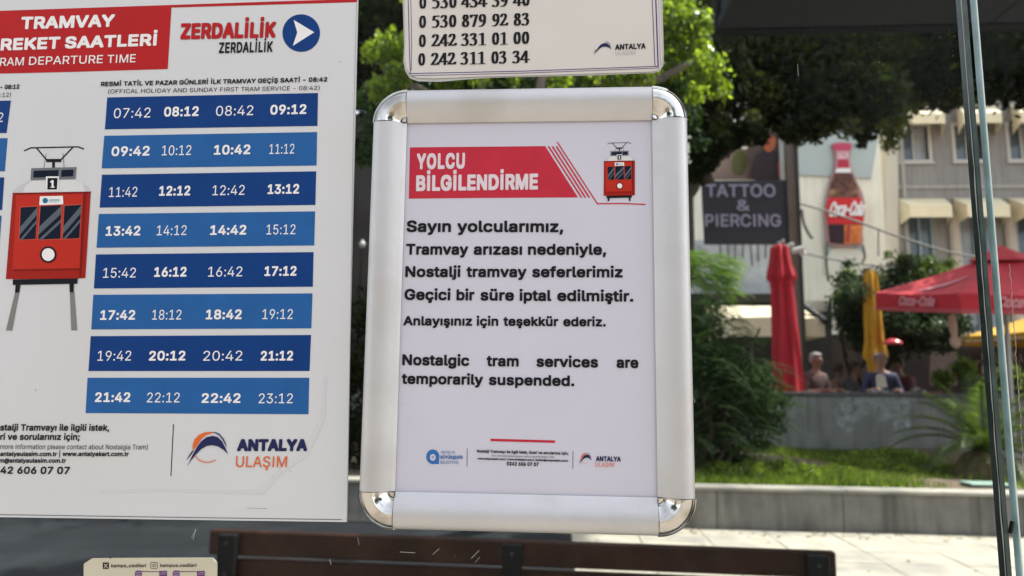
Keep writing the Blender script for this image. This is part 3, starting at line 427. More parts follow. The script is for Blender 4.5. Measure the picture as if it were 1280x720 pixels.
# ---- bold serif numerals drawn with a broad pen (thick uprights, thin crossbars)
def _ell(cx, cy, rx, ry): return [[(cx+rx*math.cos(R(a)), cy+ry*math.sin(R(a))) for a in range(0, 361, 20)]]
SERIF = {
 '0': _ell(.3, .49, .17, .46), '1': [[(.33, .03), (.33, .95)], [(.33, .95), (.22, .86), (.13, .84)], [(.14, .025), (.5, .025)]],
 '2': [spath([(.1, .74), (.16, .9), (.28, .95), (.41, .87), (.42, .68), (.33, .48), (.08, .08)]), [(.07, .06), (.5, .06)], [(.07, .11), (.48, .11)], [(.5, .06), (.54, .22)]],
 '3': [spath([(.1, .8), (.17, .92), (.3, .95), (.4, .84), (.36, .64), (.22, .54)]), spath([(.22, .54), (.38, .49), (.45, .3), (.38, .08), (.22, .02), (.1, .06), (.08, .12)])],
 '4': [[(.4, .03), (.4, .93)], [(.38, .95), (.06, .33)], [(.05, .29), (.56, .29)], [(.05, .25), (.56, .25)]],
 '5': [[(.46, .93), (.2, .93)], [(.46, .88), (.2, .88)], [(.18, .93), (.12, .6)], spath([(.12, .6), (.28, .62), (.42, .5), (.45, .28), (.35, .08), (.2, .02), (.09, .07)])],
 '7': [[(.09, .74), (.11, .93)], [(.1, .93), (.5, .93)], [(.1, .87), (.5, .87)], [(.5, .93), (.27, .02)]],
 '8': _ell(.3, .75, .13, .2)+_ell(.3, .26, .17, .24),
 '9': _ell(.3, .67, .17, .28)+[spath([(.47, .67), (.46, .4), (.38, .16), (.22, .03), (.1, .03)])],
}
def serif_word(sh, word, x0, y0, x1, y1, cap, m, d=.0004):
    L = math.hypot(x1-x0, y1-y0); bx, by = (x1-x0)/L, (y1-y0)/L
    n = len(word); sx = L/(n*.6-.02); nw, nh = .098, .026
    nib = [(-nw, -nh), (nw*.8, -nh), (nw, 0), (nw, nh), (-nw*.8, nh), (-nw, 0)]
    mb = MB(); lay = 0
    for i, ch in enumerate(word):
        for path in SERIF[ch]:
            for a, b in zip(path[:-1], path[1:]):
                pts = [(p[0]+q[0], p[1]+q[1]) for p in (a, b) for q in nib]
                hull = chull(pts)
                vs = [sh.pt(x0+bx*((i*.6+u-.03)*sx)+uy_*0, y0+by*((i*.6+u)*sx)-v*cap, d+(lay % 11)*8e-6) for u, v in hull for uy_ in (0,)]
                mb.add(vs, [tuple(range(len(vs)))]); lay += 1
    return mb.build('numerals', m, sh.root)
def chull(pts):
    pts = sorted(set(pts))
    def half(ps):
        h = []
        for p in ps:
            while len(h) >= 2 and (h[-1][0]-h[-2][0])*(p[1]-h[-2][1])-(h[-1][1]-h[-2][1])*(p[0]-h[-2][0]) <= 0: h.pop()
            h.append(p)
        return h
    a, b = half(pts), half(pts[::-1]); return a[:-1]+b[:-1]

# ---- print colours
INK = mat('black_ink', (.012, .012, .016), .5)
NAVYINK = mat('navy_ink', (.02, .025, .09), .5)
ORANGE = mat('orange_ink', (.72, .14, .03), .5)
REDINK = mat('red_ink', (.45, .016, .018), .35, var=.06, scale=25)
WHITEP = mat('white_ink', (.84, .82, .83), .45)
BLUE_D = mat('dark_blue_ink', (.006, .045, .20), .38, var=.07, scale=30)
BLUE_L = mat('mid_blue_ink', (.022, .115, .34), .38, var=.07, scale=30)

def logo(sh, z, d=.0004, arc=True, mono=False):
    """arched emblem: orange crescent, navy arch with two tails, thin orange arc. z maps drawing units to picture points"""
    Z = lambda l: [z(*p) for p in l]
    if not mono:
        sh.flat('emblem_crescent', [Z([(150,238),(146,190),(165,135),(205,95),(255,74),(310,70),(350,76),(320,82),(275,95),(230,127),(190,185),(160,225)])], ORANGE, d)
    sh.flat('emblem_arch', [Z([(95,385),(140,290),(185,205),(225,152),(270,118),(325,105),(372,118),(408,155),(438,212),(462,268),(420,228),(370,198),(320,188),(275,194),(225,222),(170,278),(125,335)]),
                            Z([(320,74),(352,72),(385,88),(418,125),(440,165),(452,213),(436,180),(408,130),(378,98),(348,82)]),
                            Z([(88,325),(115,280),(142,240),(162,232),(140,265),(112,300)])], NAVYINK, d+.0001)
    if arc and not mono:
        l = spath([z(*p) for p in [(170,285),(200,318),(245,337),(300,338),(350,320)]], 3)
        k = abs(z(100, 0)[0]-z(0, 0)[0])/100
        sh.stroke('emblem_arc', [l], 8*k, ORANGE, d+.0002)

def tram(sh, q, d=.0002, rails=True):
    """front view of an old tram printed on the sheet; drawn in the picture space of the big poster, carried to quad q"""
    TL, TR, BR, BL = q
    def m_(px, py):
        v = (py-241.3)/107.2; xl = 15.8-8.6*v; u = (px-xl)/98.4
        a = TL[0]+(TR[0]-TL[0])*u, TL[1]+(TR[1]-TL[1])*u; b = BL[0]+(BR[0]-BL[0])*u, BL[1]+(BR[1]-BL[1])*u
        return a[0]+(b[0]-a[0])*v, a[1]+(b[1]-a[1])*v
    k = abs(TR[0]-TL[0])/98.4
    Z = lambda l: [m_(*p) for p in l]
    z6 = lambda x, y: (x/6, y/6+170)
    z5 = lambda x, y: (x/5.54, y/5.54+290)
    A = lambda l: Z([z6(*p) for p in l]); B = lambda l: Z([z5(*p) for p in l])
    dark = mat('tram_dark_ink', (.008, .009, .012), .5); grey = mat('tram_grey_ink', (.16, .17, .19), .5)
    lgrey = mat('tram_pale_grey_ink', (.56, .56, .58), .5); wing = mat('tram_window_ink', (.006, .011, .025), .3); streak = mat('tram_window_streak_ink', (.10, .12, .15), .4)
    red = mat('tram_red_ink', (.50, .028, .016), .4, var=.05, scale=30); dred = mat('tram_dark_red_ink', (.20, .010, .008), .4)
    mred = mat('tram_shade_red_ink', (.34, .016, .010), .4)
    sh.stroke('pantograph_print', [A([(183,108),(232,87),(590,83),(632,100)]), A([(275,88),(352,180)]), A([(548,88),(460,178)])], 1.7*k, dark, d)
    sh.stroke('pantograph_rod_print', [A([(348,132),(330,240)]), A([(475,130),(483,237)])], .8*k, grey, d)
    sh.flat('pantograph_base_print', [A([(348,172),(463,172),(463,196),(348,196)]), A([(393,196),(413,196),(413,240),(393,240)])], dark, d+.0001)
    sh.flat('tram_roof_print', [A([(95,427),(105,400),(140,375),(220,335),(560,328),(640,362),(672,395),(683,421)])], lgrey, d)
    sh.flat('tram_roof_light_print', [A([(172,426),(190,372),(245,334),(560,328),(625,357),(640,421)])], mat('tram_roof_white_ink', (.68, .68, .69), .5), d+.0001)
    sh.flat('destination_box_print', [A([(235,240),(577,235),(568,325),(230,329)])], grey, d+.0002)
    sh.flat('destination_window_print', [A([(254,259),(442,256),(438,308),(250,311)]), A([(463,256),(556,254),(550,304),(460,307)])], wing, d+.0003)
    sh.flat('tram_body_print', [Z([(15.8,241.7),(113.8,240.8),(106.1,348.1),(7.2,348.7)])], red, d)
    sh.flat('tram_side_print', [Z([(15.8,241.7),(20,241.7),(14.5,348.6),(7.2,348.7)]), Z([(108.5,241),(113.8,240.8),(106.1,348.1),(100.5,348.2)]), Z([(15.9,338),(98.4,337.4),(98.2,348.5),(14.8,348.8)])], mred, d+.0001)
    sh.flat('tram_pillar_print', [Z([(104.5,241),(108.5,241),(101,348),(98.3,348)]), Z([(15.8,240.7),(113.9,239.8),(113.8,242),(15.7,242.9)]), Z([(16.2,336.6),(98.6,335.8),(98.6,337.9),(16.2,338.6)])], dred, d+.0002)
    sh.flat('tram_chassis_print', [B([(88,328),(535,323),(533,360),(88,366)]), B([(107,365),(140,364),(133,418),(103,419)]), B([(478,361),(508,361),(507,418),(480,418)])], dark, d+.0003)
    if rails:
        [sh.flat('rail_print', [B(q_)], mat('rail_grey_ink', (.22, .21, .20), .5), d) for q_ in ([(103,418),(134,418),(84,683),(40,683)], [(480,418),(512,418),(530,683),(488,683)])]
    wins = [[(25.8,258.9),(46.9,258),(44.2,298.6),(24.2,299.4)], [(50.8,257.6),(76.8,256.7),(75.4,298.5),(47.6,299.4)], [(80.8,257.3),(101.9,256.3),(98.9,298),(78.2,298.8)]]
    rim = mat('tram_window_rim_ink', (.62, .09, .06), .4)
    for wn in wins:
        cx = sum(p[0] for p in wn)/4; cy = sum(p[1] for p in wn)/4
        sh.flat('tram_window_rim_print', [Z([(cx+(x-cx)*1.09, cy+(y-cy)*1.05) for x, y in wn])], rim, d+.0001)
        sh.flat('tram_window_print', [Z(wn)], wing, d+.0003)
        def on(u, v):
            a = [wn[0][i]+(wn[1][i]-wn[0][i])*u for i in (0, 1)]; b = [wn[3][i]+(wn[2][i]-wn[3][i])*u for i in (0, 1)]
            return (a[0]+(b[0]-a[0])*v, a[1]+(b[1]-a[1])*v)
        sh.flat('tram_window_streak_print', [Z([on(0,.62),on(1,.02),on(1,.26),on(0,.86)]), Z([on(.02,1),on(1,.42),on(1,.52),on(.2,1)])], streak, d+.0004)
    sh.flat('logo_plate_print', [A([(300,452),(473,450),(476,513),(295,518)])], WHITEP, d+.0003)
    sh.flat('logo_plate_dot_print', [circ(*m_(*z6(340, 484)), 3.4*k)], mat('teal_ink', (.02, .16, .27), .5), d+.0004)
    sh.flat('logo_plate_lines_print', [A([(368,474),(448,473),(448,478),(368,479)]), A([(365,481),(452,480),(452,487),(365,488)]), A([(370,493),(440,492),(440,497),(370,498)])], mat('pale_teal_ink', (.32, .48, .55), .5), d+.0004)
    sh.flat('number_plate_print', [A([(345,303),(445,303),(438,411),(349,411)])], WHITEP, d+.0004)
    sh.flat('number_plate_face_print', [A([(358,315),(434,315),(428,402),(356,402)])], dark, d+.0005)
    sh.flat('number_print', [A([(388,385),(388,347),(378,350),(378,340),(393,331),(404,331),(403,378),(411,380),(411,388),(379,388),(379,381)])], WHITEP, d+.0006)
    c = m_(60.1, 318.3)
    sh.flat('headlight_ring_print', [circ(*c, 10.4*k)], dark, d+.0003)
    sh.flat('headlight_print', [circ(*c, 8.0*k)], WHITEP, d+.0004)

# ================================================================== the shelter glass
GLASS = glass_mat('shelter_glass', (.95, .975, .965))
EDGE_D = mat('dark_glass_edge', (.035, .06, .055), .25, var=.3, scale=60)
EDGE_L = mat('pale_green_glass_edge', (.40, .60, .60), .2, var=.25, scale=40)
Y0, Y1 = .0, .008
def up_line(xt, xb, y):            # two points on the plane y, at the top and the foot of an edge seen from (xt,0) to (xb,720)
    a = P(xt, 0, y); b = P(xb, 720, y); d = b-a
    return a-d*(1.2), b+d*(.55)
La, Lb = up_line(1203, 1259, Y0)
pane = thing('glass_pane', 'large dusty glass pane of the tram shelter carrying the notices, left of the gap', 'glass pane', (-.8, 0, .6))
mb = MB(); mb.slab([(-1.9, Y0, Lb.z), (Lb.x, Y0, Lb.z), (La.x, Y0, La.z), (-1.9, Y0, La.z)], (0, Y1-Y0, 0)); mb.build('glass', GLASS, pane)
def edge_strip(mb, xt, xb, w, y0, y1):
    a, b = up_line(xt, xb, y0); a2 = a+Vector((w, 0, 0)); b2 = b+Vector((w, 0, 0)); mb.slab([b, b2, a2, a], (0, y1-y0, 0))
mb = MB(); edge_strip(mb, 1203.2, 1259.2, .0032, Y0-.0006, Y1+.0006); mb.build('polished_edge', EDGE_D, pane)
a, b = up_line(1201.0, 1257.0, Y0-.0003)
pts = []; rnd = random.Random(3)
for i in range(90):
    t = i/89; p = b.lerp(a, t); pts.append(p+Vector((rnd.uniform(-.00025, .0003), 0, 0)))
mb = MB(); mb.tube(pts, [rnd.uniform(.00015, .0005) for _ in pts], 5); mb.build('sealant_bead', mat('sealant_clear', (.34, .33, .31), .4), pane)
pane2 = thing('glass_pane', 'second glass pane right of the narrow gap with a bright green polished edge', 'glass pane', (.6, .004, .6))
Ma, Mb_ = up_line(1211.5, 1269.8, Y0)
GLASS2 = glass_mat('second_pane_glass', (.95, .975, .965))
mb = MB(); mb.slab([(Mb_.x+.0062, Y0, Mb_.z), (1.6, Y0, Mb_.z), (1.6, Y0, Ma.z), (Ma.x+.0062, Y0, Ma.z)], (0, Y1, 0)); mb.build('glass', GLASS2, pane2)
mb = MB(); edge_strip(mb, 1219.2, 1277.4, .0006, Y0-.0004, Y1*.82); mb.build('polished_edge', EDGE_L, pane2)
mb = MB(); edge_strip(mb, 1219.9, 1278.1, .0009, Y0-.0008, Y1*.4); mb.build('edge_arris', mat('white_glass_arris', (.62, .72, .71), .2), pane2)
mb = MB(); edge_strip(mb, 1219.3, 1277.5, .0008, Y1*.83, Y1+.0002); mb.build('edge_shade_line', mat('glass_edge_shade', (.07, .14, .13), .3), pane2)  # dark line painted as shade along the back of the edge
a, b = P(1262, 330, -.0005), P(1281, 600, -.0005)
pts = [a.lerp(b, i/70)+Vector((rnd.uniform(-.0005, .0005), 0, 0)) for i in range(71)]
mb = MB(); mb.tube(pts, [rnd.uniform(.0001, .0005) for _ in pts], 5); mb.build('sealant_bead', mat('sealant_rough', (.33, .28, .25), .8), pane2)
mb = MB(); c = P(1266, 663, -.003)
mb.slab([c+Vector(p)*.001 for p in [(-1.4,0,-2.5),(.2,0,-1.6),(1.7,0,6),(.9,0,6),(-.3,0,1)]], (0, .004, 0)); mb.build('edge_clip', mat('black_clip', (.01, .012, .012), .4), pane2)

# flecks, drips and scratches on the outer face of the large pane
rnd = random.Random(11)
mb = MB()
def fleck(x, z, r, y=-.0003):
    n = rnd.choice((4, 5, 6)); mb.add([(x+math.cos(2*math.pi*i/n)*r*rnd.uniform(.5, 1.1), y-rnd.random()*1e-5, z+math.sin(2*math.pi*i/n)*r*rnd.uniform(.5, 1.3)) for i in range(n)], [tuple(range(n))])
for _ in range(1500):
    px, py = rnd.uniform(440, 1200), rnd.uniform(-10, 730)
    if rnd.random() < .3: px, py = rnd.uniform(20, 1050), rnd.uniform(655, 730)
    p = P(px, py, 0); fleck(p.x, p.z, .00004+.00016*rnd.random()**4)
for cx, cy, n, s in ((1203,170,34,9),(975,240,10,5),(1100,85,30,45),(920,590,26,9),(960,575,14,12),(1180,430,9,4),(1130,250,10,8),(1160,40,22,30),(1000,60,16,50),(1190,60,22,12),(700,685,26,60),(560,690,20,30),(930,440,10,16)):
    for _ in range(n):
        p = P(cx+rnd.gauss(0, s), cy+rnd.gauss(0, s*.6), 0); fleck(p.x, p.z, .00009+.00028*rnd.random()**3)
mb.build('dust_fleck', mat('pale_dust', (.42, .40, .36), .9), pane, kind='stuff')
for pl, wd in (([(245,661),(241,674)],.0004),([(239,672),(245,661)],.0002),([(500,690),(519,691)],.0004),([(541,693),(549,686)],.0004),([(589,698),(599,688)],.0004),([(594,703),(600,696)],.0003),([(997,80),(998,95)],.0003),([(447,672),(449,681)],.0003),([(412,699),(414,706)],.0004),([(867,497),(869,503)],.0003),([(1012,590),(1018,586)],.0003)):
    m2 = MB(); m2.tube([P(x, y, -.0004) for x, y in pl], wd*.42, 4); m2.build('scratch', mat('scratch_white', (.55, .54, .5), .7), pane)

# ================================================================== left poster: timetable
PAPER = mat('poster_board', (.645, .65, .67), .3, var=.02, scale=14, bump=.05, bscale=9, stain_shade=(.60, .585, .56), stain_shade_amt=.35, stain_shade_scale=7)
poster = thing('timetable_poster', 'large white tramway timetable poster with blue rows and a red header', 'poster', P(200, 648, -.003))
sh = Sheet(poster, -.0018)
mb = MB(); mb.slab([P(x, y, -.0018) for x, y in [(-90,645.2),(433.3,652.6),(437,440),(447.5,-3),(448,-45),(-90,-30)]], (0, .0016, 0)); mb.build('board', PAPER, poster)
sh.stroke('border_line', [[(-80,642.4),(0,643.3),(200,646.4),(427,649.6)]], .8, mat('grey_line_ink', (.10, .11, .12), .5), .0003)
sh.stroke('border_line', [[(434.2,640),(437.6,430),(441,200),(445.6,5)]], .7, mat('pale_grey_line_ink', (.36, .37, .38), .5), .0003)
sh.flat('header_field', [[(-80,16.2),(0,13.5),(213,6.2),(446.5,-1.6),(446.2,2.6),(214.3,9.4),(209.7,86.3),(100,89.6),(0,92),(-80,94)]], REDINK)
z = lambda x, y: (x/5.54, y/5.54)
def T(s_, a, b, cap, m, bold=0., sc=1., **k): return sh.text(s_, *a, *b, cap, m, bold, **k)
T('TRAMVAY', z(143,203), z(790,185), 15.6, WHITEP, .068)
T('REKET', z(2,351), z(412,337), 15.2, WHITEP, .068, pre='HA')
T('SAATLERİ', z(447,337), z(1083,316), 15.2, WHITEP, .068)
T('RAM', z(-2,457), z(163,452), 10.2, WHITEP, .012, pre='T')
T('DEPARTURE', z(199,450), z(710,437), 10.2, WHITEP, .012)
T('TIME', z(742,437), z(937,431), 10.2, WHITEP, .012)
T('RESMİ TATİL VE PAZAR GÜNLERİ İLK TRAMVAY GEÇİŞ SAATİ - 08:42', (126,107.9), (408.9,101.9), 5.7, INK, .055)
T('(OFFICAL HOLIDAY AND SUNDAY FIRST TRAM SERVICE - 08:42)', (135,116.9), (399.4,112.2), 5.2, INK, .0)
T('- 08:12', (0,111.6), (23.8,110.9), 5.6, INK, .055, pre='SEFER SAATİ ')
T(':12)', (.5,121.3), (13.2,120.8), 5.2, INK, .0, pre='SERVICE - 08')
T('ZERDALİLİK', (225,49.3), (344.6,47.1), 20.2, REDINK, .075)
T('ZERDALİLİK', (273.2,66.6), (340.7,65), 13.6, INK, .05)
sh.flat('direction_disc', [circ(376.5, 41.3, 23.5, n=48)], BLUE_D)
sh.flat('direction_arrow', [[(367.1,24.9),(392.8,40.3),(366,57.3),(371.6,40.5)]], WHITEP, .0004)
Z3 = 460/1274.
rows = [
 ([(134,121.7),(397.5,116.2),(396.8,157.4),(131,161.7)], 0, 0, [('07:42',393,520,409),('08:12',567,687,404),('08:42',747,876,401),('09:12',935,1060,397)]),
 ([(130.3,169.7),(396.4,165),(395.7,206.9),(127,210.5)], 1, 0, [('09:42',385,517,541),('10:12',560,661,538),('10:42',740,866,536),('11:12',932,1018,533)]),
 ([(127.4,218.4),(395.3,214.1),(394.2,256.2),(124.5,259.5)], 0, 0, [('11:42',377,474,682),('12:12',550,658,678),('12:42',735,846,676),('13:12',926,1035,672)]),
 ([(123.5,267.4),(393.9,264.2),(392.8,306.8),(120.6,309.7)], 1, 240, [('13:42',365,485,152),('14:12',542,645,150),('14:42',727,852,149),('15:12',922,1022,147)]),
 ([(119.9,318),(392,315.1),(391,358.4),(117.3,360.6)], 0, 240, [('15:42',356,469,297),('16:12',533,645,294),('16:42',720,838,293),('17:12',915,1026,291)]),
 ([(116.6,368.5),(390.6,366.7),(389.2,410.4),(114,411.8)], 1, 240, [('17:42',346,467,443),('18:12',526,627,442),('18:42',712,836,441),('19:12',908,1013,440)]),
 ([(113.4,420.2),(388.8,418.7),(387,463.8),(110.5,463.8)], 0, 240, [('19:42',337,453,584),('20:12',515,641,584),('20:42',703,838,584),('21:12',902,1014,584)]),
 ([(109.4,472.2),(386.6,472.2),(385.6,517.8),(106.9,516.3)], 1, 460, [('21:42',328,450,118),('22:12',508,621,119),('22:42',697,832,121),('23:12',895,1013,122)])]
for q, light, oy, times in rows:
    sh.flat('departure_row', [q], BLUE_L if light else BLUE_D)
    for i, (t, a, b, base) in enumerate(times):
        y = base*Z3+oy; sl = (q[1][1]-q[0][1])/(q[1][0]-q[0][0])
        heavy = (i % 2 == 0) == bool(light)
        T(t, (a*Z3, y), (b*Z3, y+sl*(b-a)*Z3), 12.2, WHITEP, .045 if heavy else .0, name='departure_time')
for q, light in (([(-40,126.8),(13.7,125.6),(8.2,166.3),(-40,167)], 0), ([(-40,173.6),(9.5,172.6),(6,214),(-40,214.8)], 1), ([(-40,222.4),(5.3,221.6),(2.6,262.5),(-40,263)], 0), ([(-40,270),(2,269.5),(-1,311),(-40,311.4)], 1)):
    sh.flat('departure_row', [q], BLUE_L if light else BLUE_D)
T('2', (-3,152.5), (3.4,152.2), 11.5, WHITEP, .0, name='departure_time', pre='08:4')
tram(sh, [(15.8,241.7),(113.8,240.8),(106.1,348.1),(7.2,348.7)])
zb = lambda x, y: (x/5.333, 500+y/5.333)
T('stalji Tramvayı ile ilgili istek,', zb(0,204), zb(727,206), 8.1, INK, .045, pre='No')
T('ri ve sorularınız için;', zb(0,266), zb(530,267), 8.1, INK, .045, pre='önerile')
T('more information please contact about Nostalgia Tram)', zb(0,327), zb(983,330), 6.1, INK, .0, pre='(For ')
T('antalyaulasim.com.tr', zb(0,374), zb(378,375), 5.6, INK, .05, pre='www.')
T('|', zb(393,375), zb(398,375), 5.6, INK, .03)
T('www.antalyakart.com.tr', zb(415,374), zb(857,375), 5.6, INK, .05)
T('m@antalyaulasim.com.tr', zb(-6,418), zb(438,419), 5.6, INK, .05, pre='iletisi')
T('42 606 07 07', zb(0,492), zb(462,494), 9.2, INK, .045, pre='02')
sh.stroke('divider_line', [[(216.8,530.5),(213.6,595)]], 1.1, INK)
logo(sh, lambda x, y: (220+x/7.11, 530+y/7.11))
T('ANTALYA', (296,564), (383.9,564), 15.2, NAVYINK, .085)
T('ULAŞIM', (294.5,583.9), (358.4,584), 13.6, ORANGE, .012)

TAPE = mat('clear_tape_tone_ink', (.628, .63, .648), .3)
sh.flat('clear_tape', [[(125,614),(200,611),(300,614),(325,612),(350,585),(377,566),(381,558),(402,520),(405,470),(408,470),(406,524),(385,570),(352,592),(329,618),(300,617),(200,614),(125,617)]], TAPE, .0002)
for q_ in ([(308,634.5),(334,635.5),(333,636.3),(310,635.4)], [(339.6,596.8),(341.4,596.2),(341,598)], [(362,588),(364,589.5),(362.6,590.6)], [(43,487),(45,486.5),(46,488.6),(44,489)], [(424,76.5),(426,76.2),(426.3,78),(424.6,78.2)]): sh.flat('surface_scuff', [q_], mat('scuff_grey_ink', (.42, .42, .43), .5), .0002)

# ================================================================== upper notice: telephone numbers
NOTE = mat('laminated_cream_card', (.66, .62, .575), .28, var=.02, scale=20, stain_shade=(.58, .53, .47), stain_shade_amt=.3, stain_shade_scale=9)
card = thing('phone_number_card', 'laminated cream card of telephone numbers stuck above the framed notice', 'notice', P(665, 93, -.001))
zc = lambda x, y: (490+x/3.657, y/3.657)
outl = [zc(*p) for p in [(50,-150),(58,0),(61,150),(60,230),(60,275),(66,310),(84,340),(118,356),(200,358),(400,350),(700,343),(1000,333),(1180,328),(1212,322),(1231,302),(1235,270),(1226,0),(1220,-150)]]
mb = MB(); mb.slab([P(x, y, -.001) for x, y in outl], (0, .0007, 0)); mb.build('card', NOTE, card)
sh = Sheet(card, -.001)
FILM = mat('laminate_film_edge', (.50, .49, .47), .12)
mb = MB(); fo = [zc(*p) for p in [(44,-150),(55,200),(52,280),(60,325),(82,358),(120,372),(220,374),(330,364),(460,355),(900,345),(1190,334),(1224,326),(1240,300),(1243,250),(1232,-150)]]
mb.slab([P(x, y, -.00025) for x, y in fo], (0, .0002, 0)); mb.build('laminate_edge', FILM, card)
PUR = mat('purple_line_ink', (.12, .07, .22), .4); NAV = mat('violet_line_ink', (.05, .05, .2), .4)
sh.stroke('border_line', [[zc(*p) for p in l] for l in ([(66,-100),(74,0),(80,240),(84,336)],[(78,336),(600,325),(1215,303)])], .9, NAV, .0002)
sh.stroke('border_line', [[zc(*p) for p in l] for l in ([(80,-100),(86,0),(90,200),(88,322)],[(88,346),(600,334),(1215,311)])], .7, PUR, .0002)
sh.stroke('border_line', [[zc(*p) for p in l] for l in ([(1184,-100),(1190,0),(1202,300)],)], 1.0, PUR, .0002)
sh.stroke('border_line', [[zc(*p) for p in l] for l in ([(1200,-100),(1206,0),(1217,308)],)], 1.5, NAV, .0002)
sh.stroke('border_line', [[zc(*p) for p in l] for l in ([(1212,-100),(1219,0),(1228,300)],)], .7, mat('pink_line_ink', (.5, .3, .42), .4), .0002)
for words, yl, yr in (((('0',0),('530',1),('434',2),('39',3),('40',4)), 40, 26), ((('0',0),('530',1),('879',2),('92',3),('83',4)), 128, 115), ((('0',0),('242',1),('331',2),('01',3),('00',4)), 215, 200), ((('0',0),('242',1),('311',2),('03',3),('34',4)), 300, 287)):
    xs = [(123,157),(183,296),(318,432),(457,530),(555,630)]
    for wd, i in words:
        a, b = xs[i]; ya = yl+(yr-yl)*(a-125)/505; yb = yl+(yr-yl)*(b-125)/505
        dx = {40: 2, 128: 1, 215: 0, 300: -3}[yl]
        serif_word(sh, wd, *zc(a+dx, ya), *zc(b+dx, yb), 15.8, INK)
logo(sh, lambda x, y: (zc(920, 0)[0]+(x-88)*.0612, zc(0, 255)[1]+(y-385)*.054-(x-88)*.004), mono=True, d=.0003)
sh.text('ANTALYA', *zc(1020,228), *zc(1160,222), 6.9, INK, .055)
sh.text('ULAŞIM', *zc(1022,252), *zc(1112,249), 5.2, mat('faded_ink', (.52, .49, .50), .5), .0)

# ================================================================== snap frame
fw, fh, fb = .25, .34351, .026926
ALU = mat('satin_aluminium', (.60, .595, .605), .5, metal=.65, var=.035, scale=22, stain_shade=(.50, .485, .47), stain_shade_amt=.6, stain_shade_scale=14, bump=.03, bscale=160)
CHR = mat('chrome', (.66, .645, .62), .09, metal=1., stain_shade=(.30, .27, .23), stain_shade_amt=.7, stain_shade_scale=55, bump=.02, bscale=90)
frame = thing('snap_frame', 'silver aluminium snap frame with round chrome corners holding the passenger notice', 'picture frame', FRAME_C+Vector((0, 0, -fh/2)))
prof = [(0, .0006), (0, .0062), (.0007, .0080), (.0022, .0097), (.0048, .0111), (.0085, .0119), (.0125, .0117), (.0165, .0105), (.0205, .0086), (.0240, .0066), (.0262, .0054), (.0269, .0048), (.0269, .0024)]
def rail(p0, p1, inn):             # p0,p1 along the outer edge, inn = unit vector towards the opening
    vs = []
    for p in (p0, p1):
        for (w_, h_) in prof: vs.append(p+inn*w_+Vector((0, -h_, 0)))
        vs.append(p+inn*fb+Vector((0, -.0006, 0)))
    n = len(prof)+1
    m = MB(); m.add(vs, [(i, (i+1) % n, (i+1) % n+n, i+n) for i in range(n)]+[tuple(range(n)), tuple(range(2*n-1, n-1, -1))])
    return m.build('rail', ALU, frame, smooth=True)
cx0, cz0 = FRAME_C.x, FRAME_C.z; g = .00035
V3 = lambda x, z_: Vector((x, 0, z_))
rail(V3(cx0-fw/2+fb+g, cz0+fh/2), V3(cx0+fw/2-fb-g, cz0+fh/2), V3(0, -1))
rail(V3(cx0-fw/2+fb+g, cz0-fh/2), V3(cx0+fw/2-fb-g, cz0-fh/2), V3(0, 1))
rail(V3(cx0-fw/2, cz0-fh/2+fb+g), V3(cx0-fw/2, cz0+fh/2-fb-g), V3(1, 0))
rail(V3(cx0+fw/2, cz0-fh/2+fb+g), V3(cx0+fw/2, cz0+fh/2-fb-g), V3(-1, 0))
cprof = [(.0280, .0004), (.0280, .0052), (.0276, .0064), (.0262, .0078), (.0258, .0076), (.0250, .0092), (.0225, .0114), (.0190, .0126), (.0155, .0126), (.0150, .0121), (.0120, .0112), (.0090, .0094), (.0066, .0074), (.0056, .0062), (.0048, .0060), (.0044, .0072), (.0030, .0082), (.0012, .0085), (.0001, .0085)]
for (sx, sz, a0) in ((-1, 1, 90), (1, 1, 0), (-1, -1, 180), (1, -1, 270)):
    c = V3(cx0+sx*(fw/2-fb), cz0+sz*(fh/2-fb)); n = 20; vs = []
    for (r_, h_) in cprof:
        for k in range(n+1):
            a = R(a0+90*k/n); vs.append(c+Vector((r_*math.cos(a), -h_, r_*math.sin(a))))
    fs = [(i*(n+1)+k, i*(n+1)+k+1, (i+1)*(n+1)+k+1, (i+1)*(n+1)+k) for i in range(len(cprof)-1) for k in range(n)]
    m = MB(); m.add(vs, fs)
    # the two cut ends
    for k in (0, n):
        m.add([vs[i*(n+1)+k] for i in range(len(cprof))]+[c+Vector((0, -.0004, 0))], [tuple(range(len(cprof)+1))])
    o = m.build('corner_cap', CHR, frame, smooth=True)
mb = MB(); mb.box((cx0-fw/2+.002, -.0024, cz0-fh/2+.012), (cx0+fw/2-.002, -.0003, cz0+fh/2-.012)); 
mb.build('backing_panel', mat('backing_grey', (.25, .25, .26), .6), frame)

# ================================================================== the notice inside the frame
SHEETM = mat('notice_paper', (.60, .583, .672), .5, var=.012, scale=18, bump=.03, bscale=25)
note = thing('printed_notice', 'white printed passenger notice with red heading, held inside the silver frame', 'notice', FRAME_C+Vector((0, -.003, -fh/2+fb)))
mb = MB(); mb.box((cx0-fw/2+fb-.004, -.0032, cz0-fh/2+fb-.004), (cx0+fw/2-fb+.004, -.0027, cz0+fh/2-fb+.004)); mb.build('sheet', SHEETM, note)
sh = Sheet(note, -.0032)
RED2 = mat('notice_red_ink', (.52, .03, .055), .5, var=.06, scale=60)
PINK = mat('notice_white_print', (.74, .64, .70), .5)
sh.flat('heading_field', [[(512.4,184.2),(600,183.4),(681.5,182.6),(722.5,246.7),(600,247.4),(511,248.3)]], RED2)
z7 = lambda x, y: (660+x/7.2, 165+y/7.2)
sh.flat('heading_stripe', [[z7(*p) for p in q] for q in ([(176,128),(192,128),(490,590),(474,590)],[(211,128),(227,128),(525,590),(508,590)],[(247,128),(263,128),(561,590),(543,590)])], RED2)
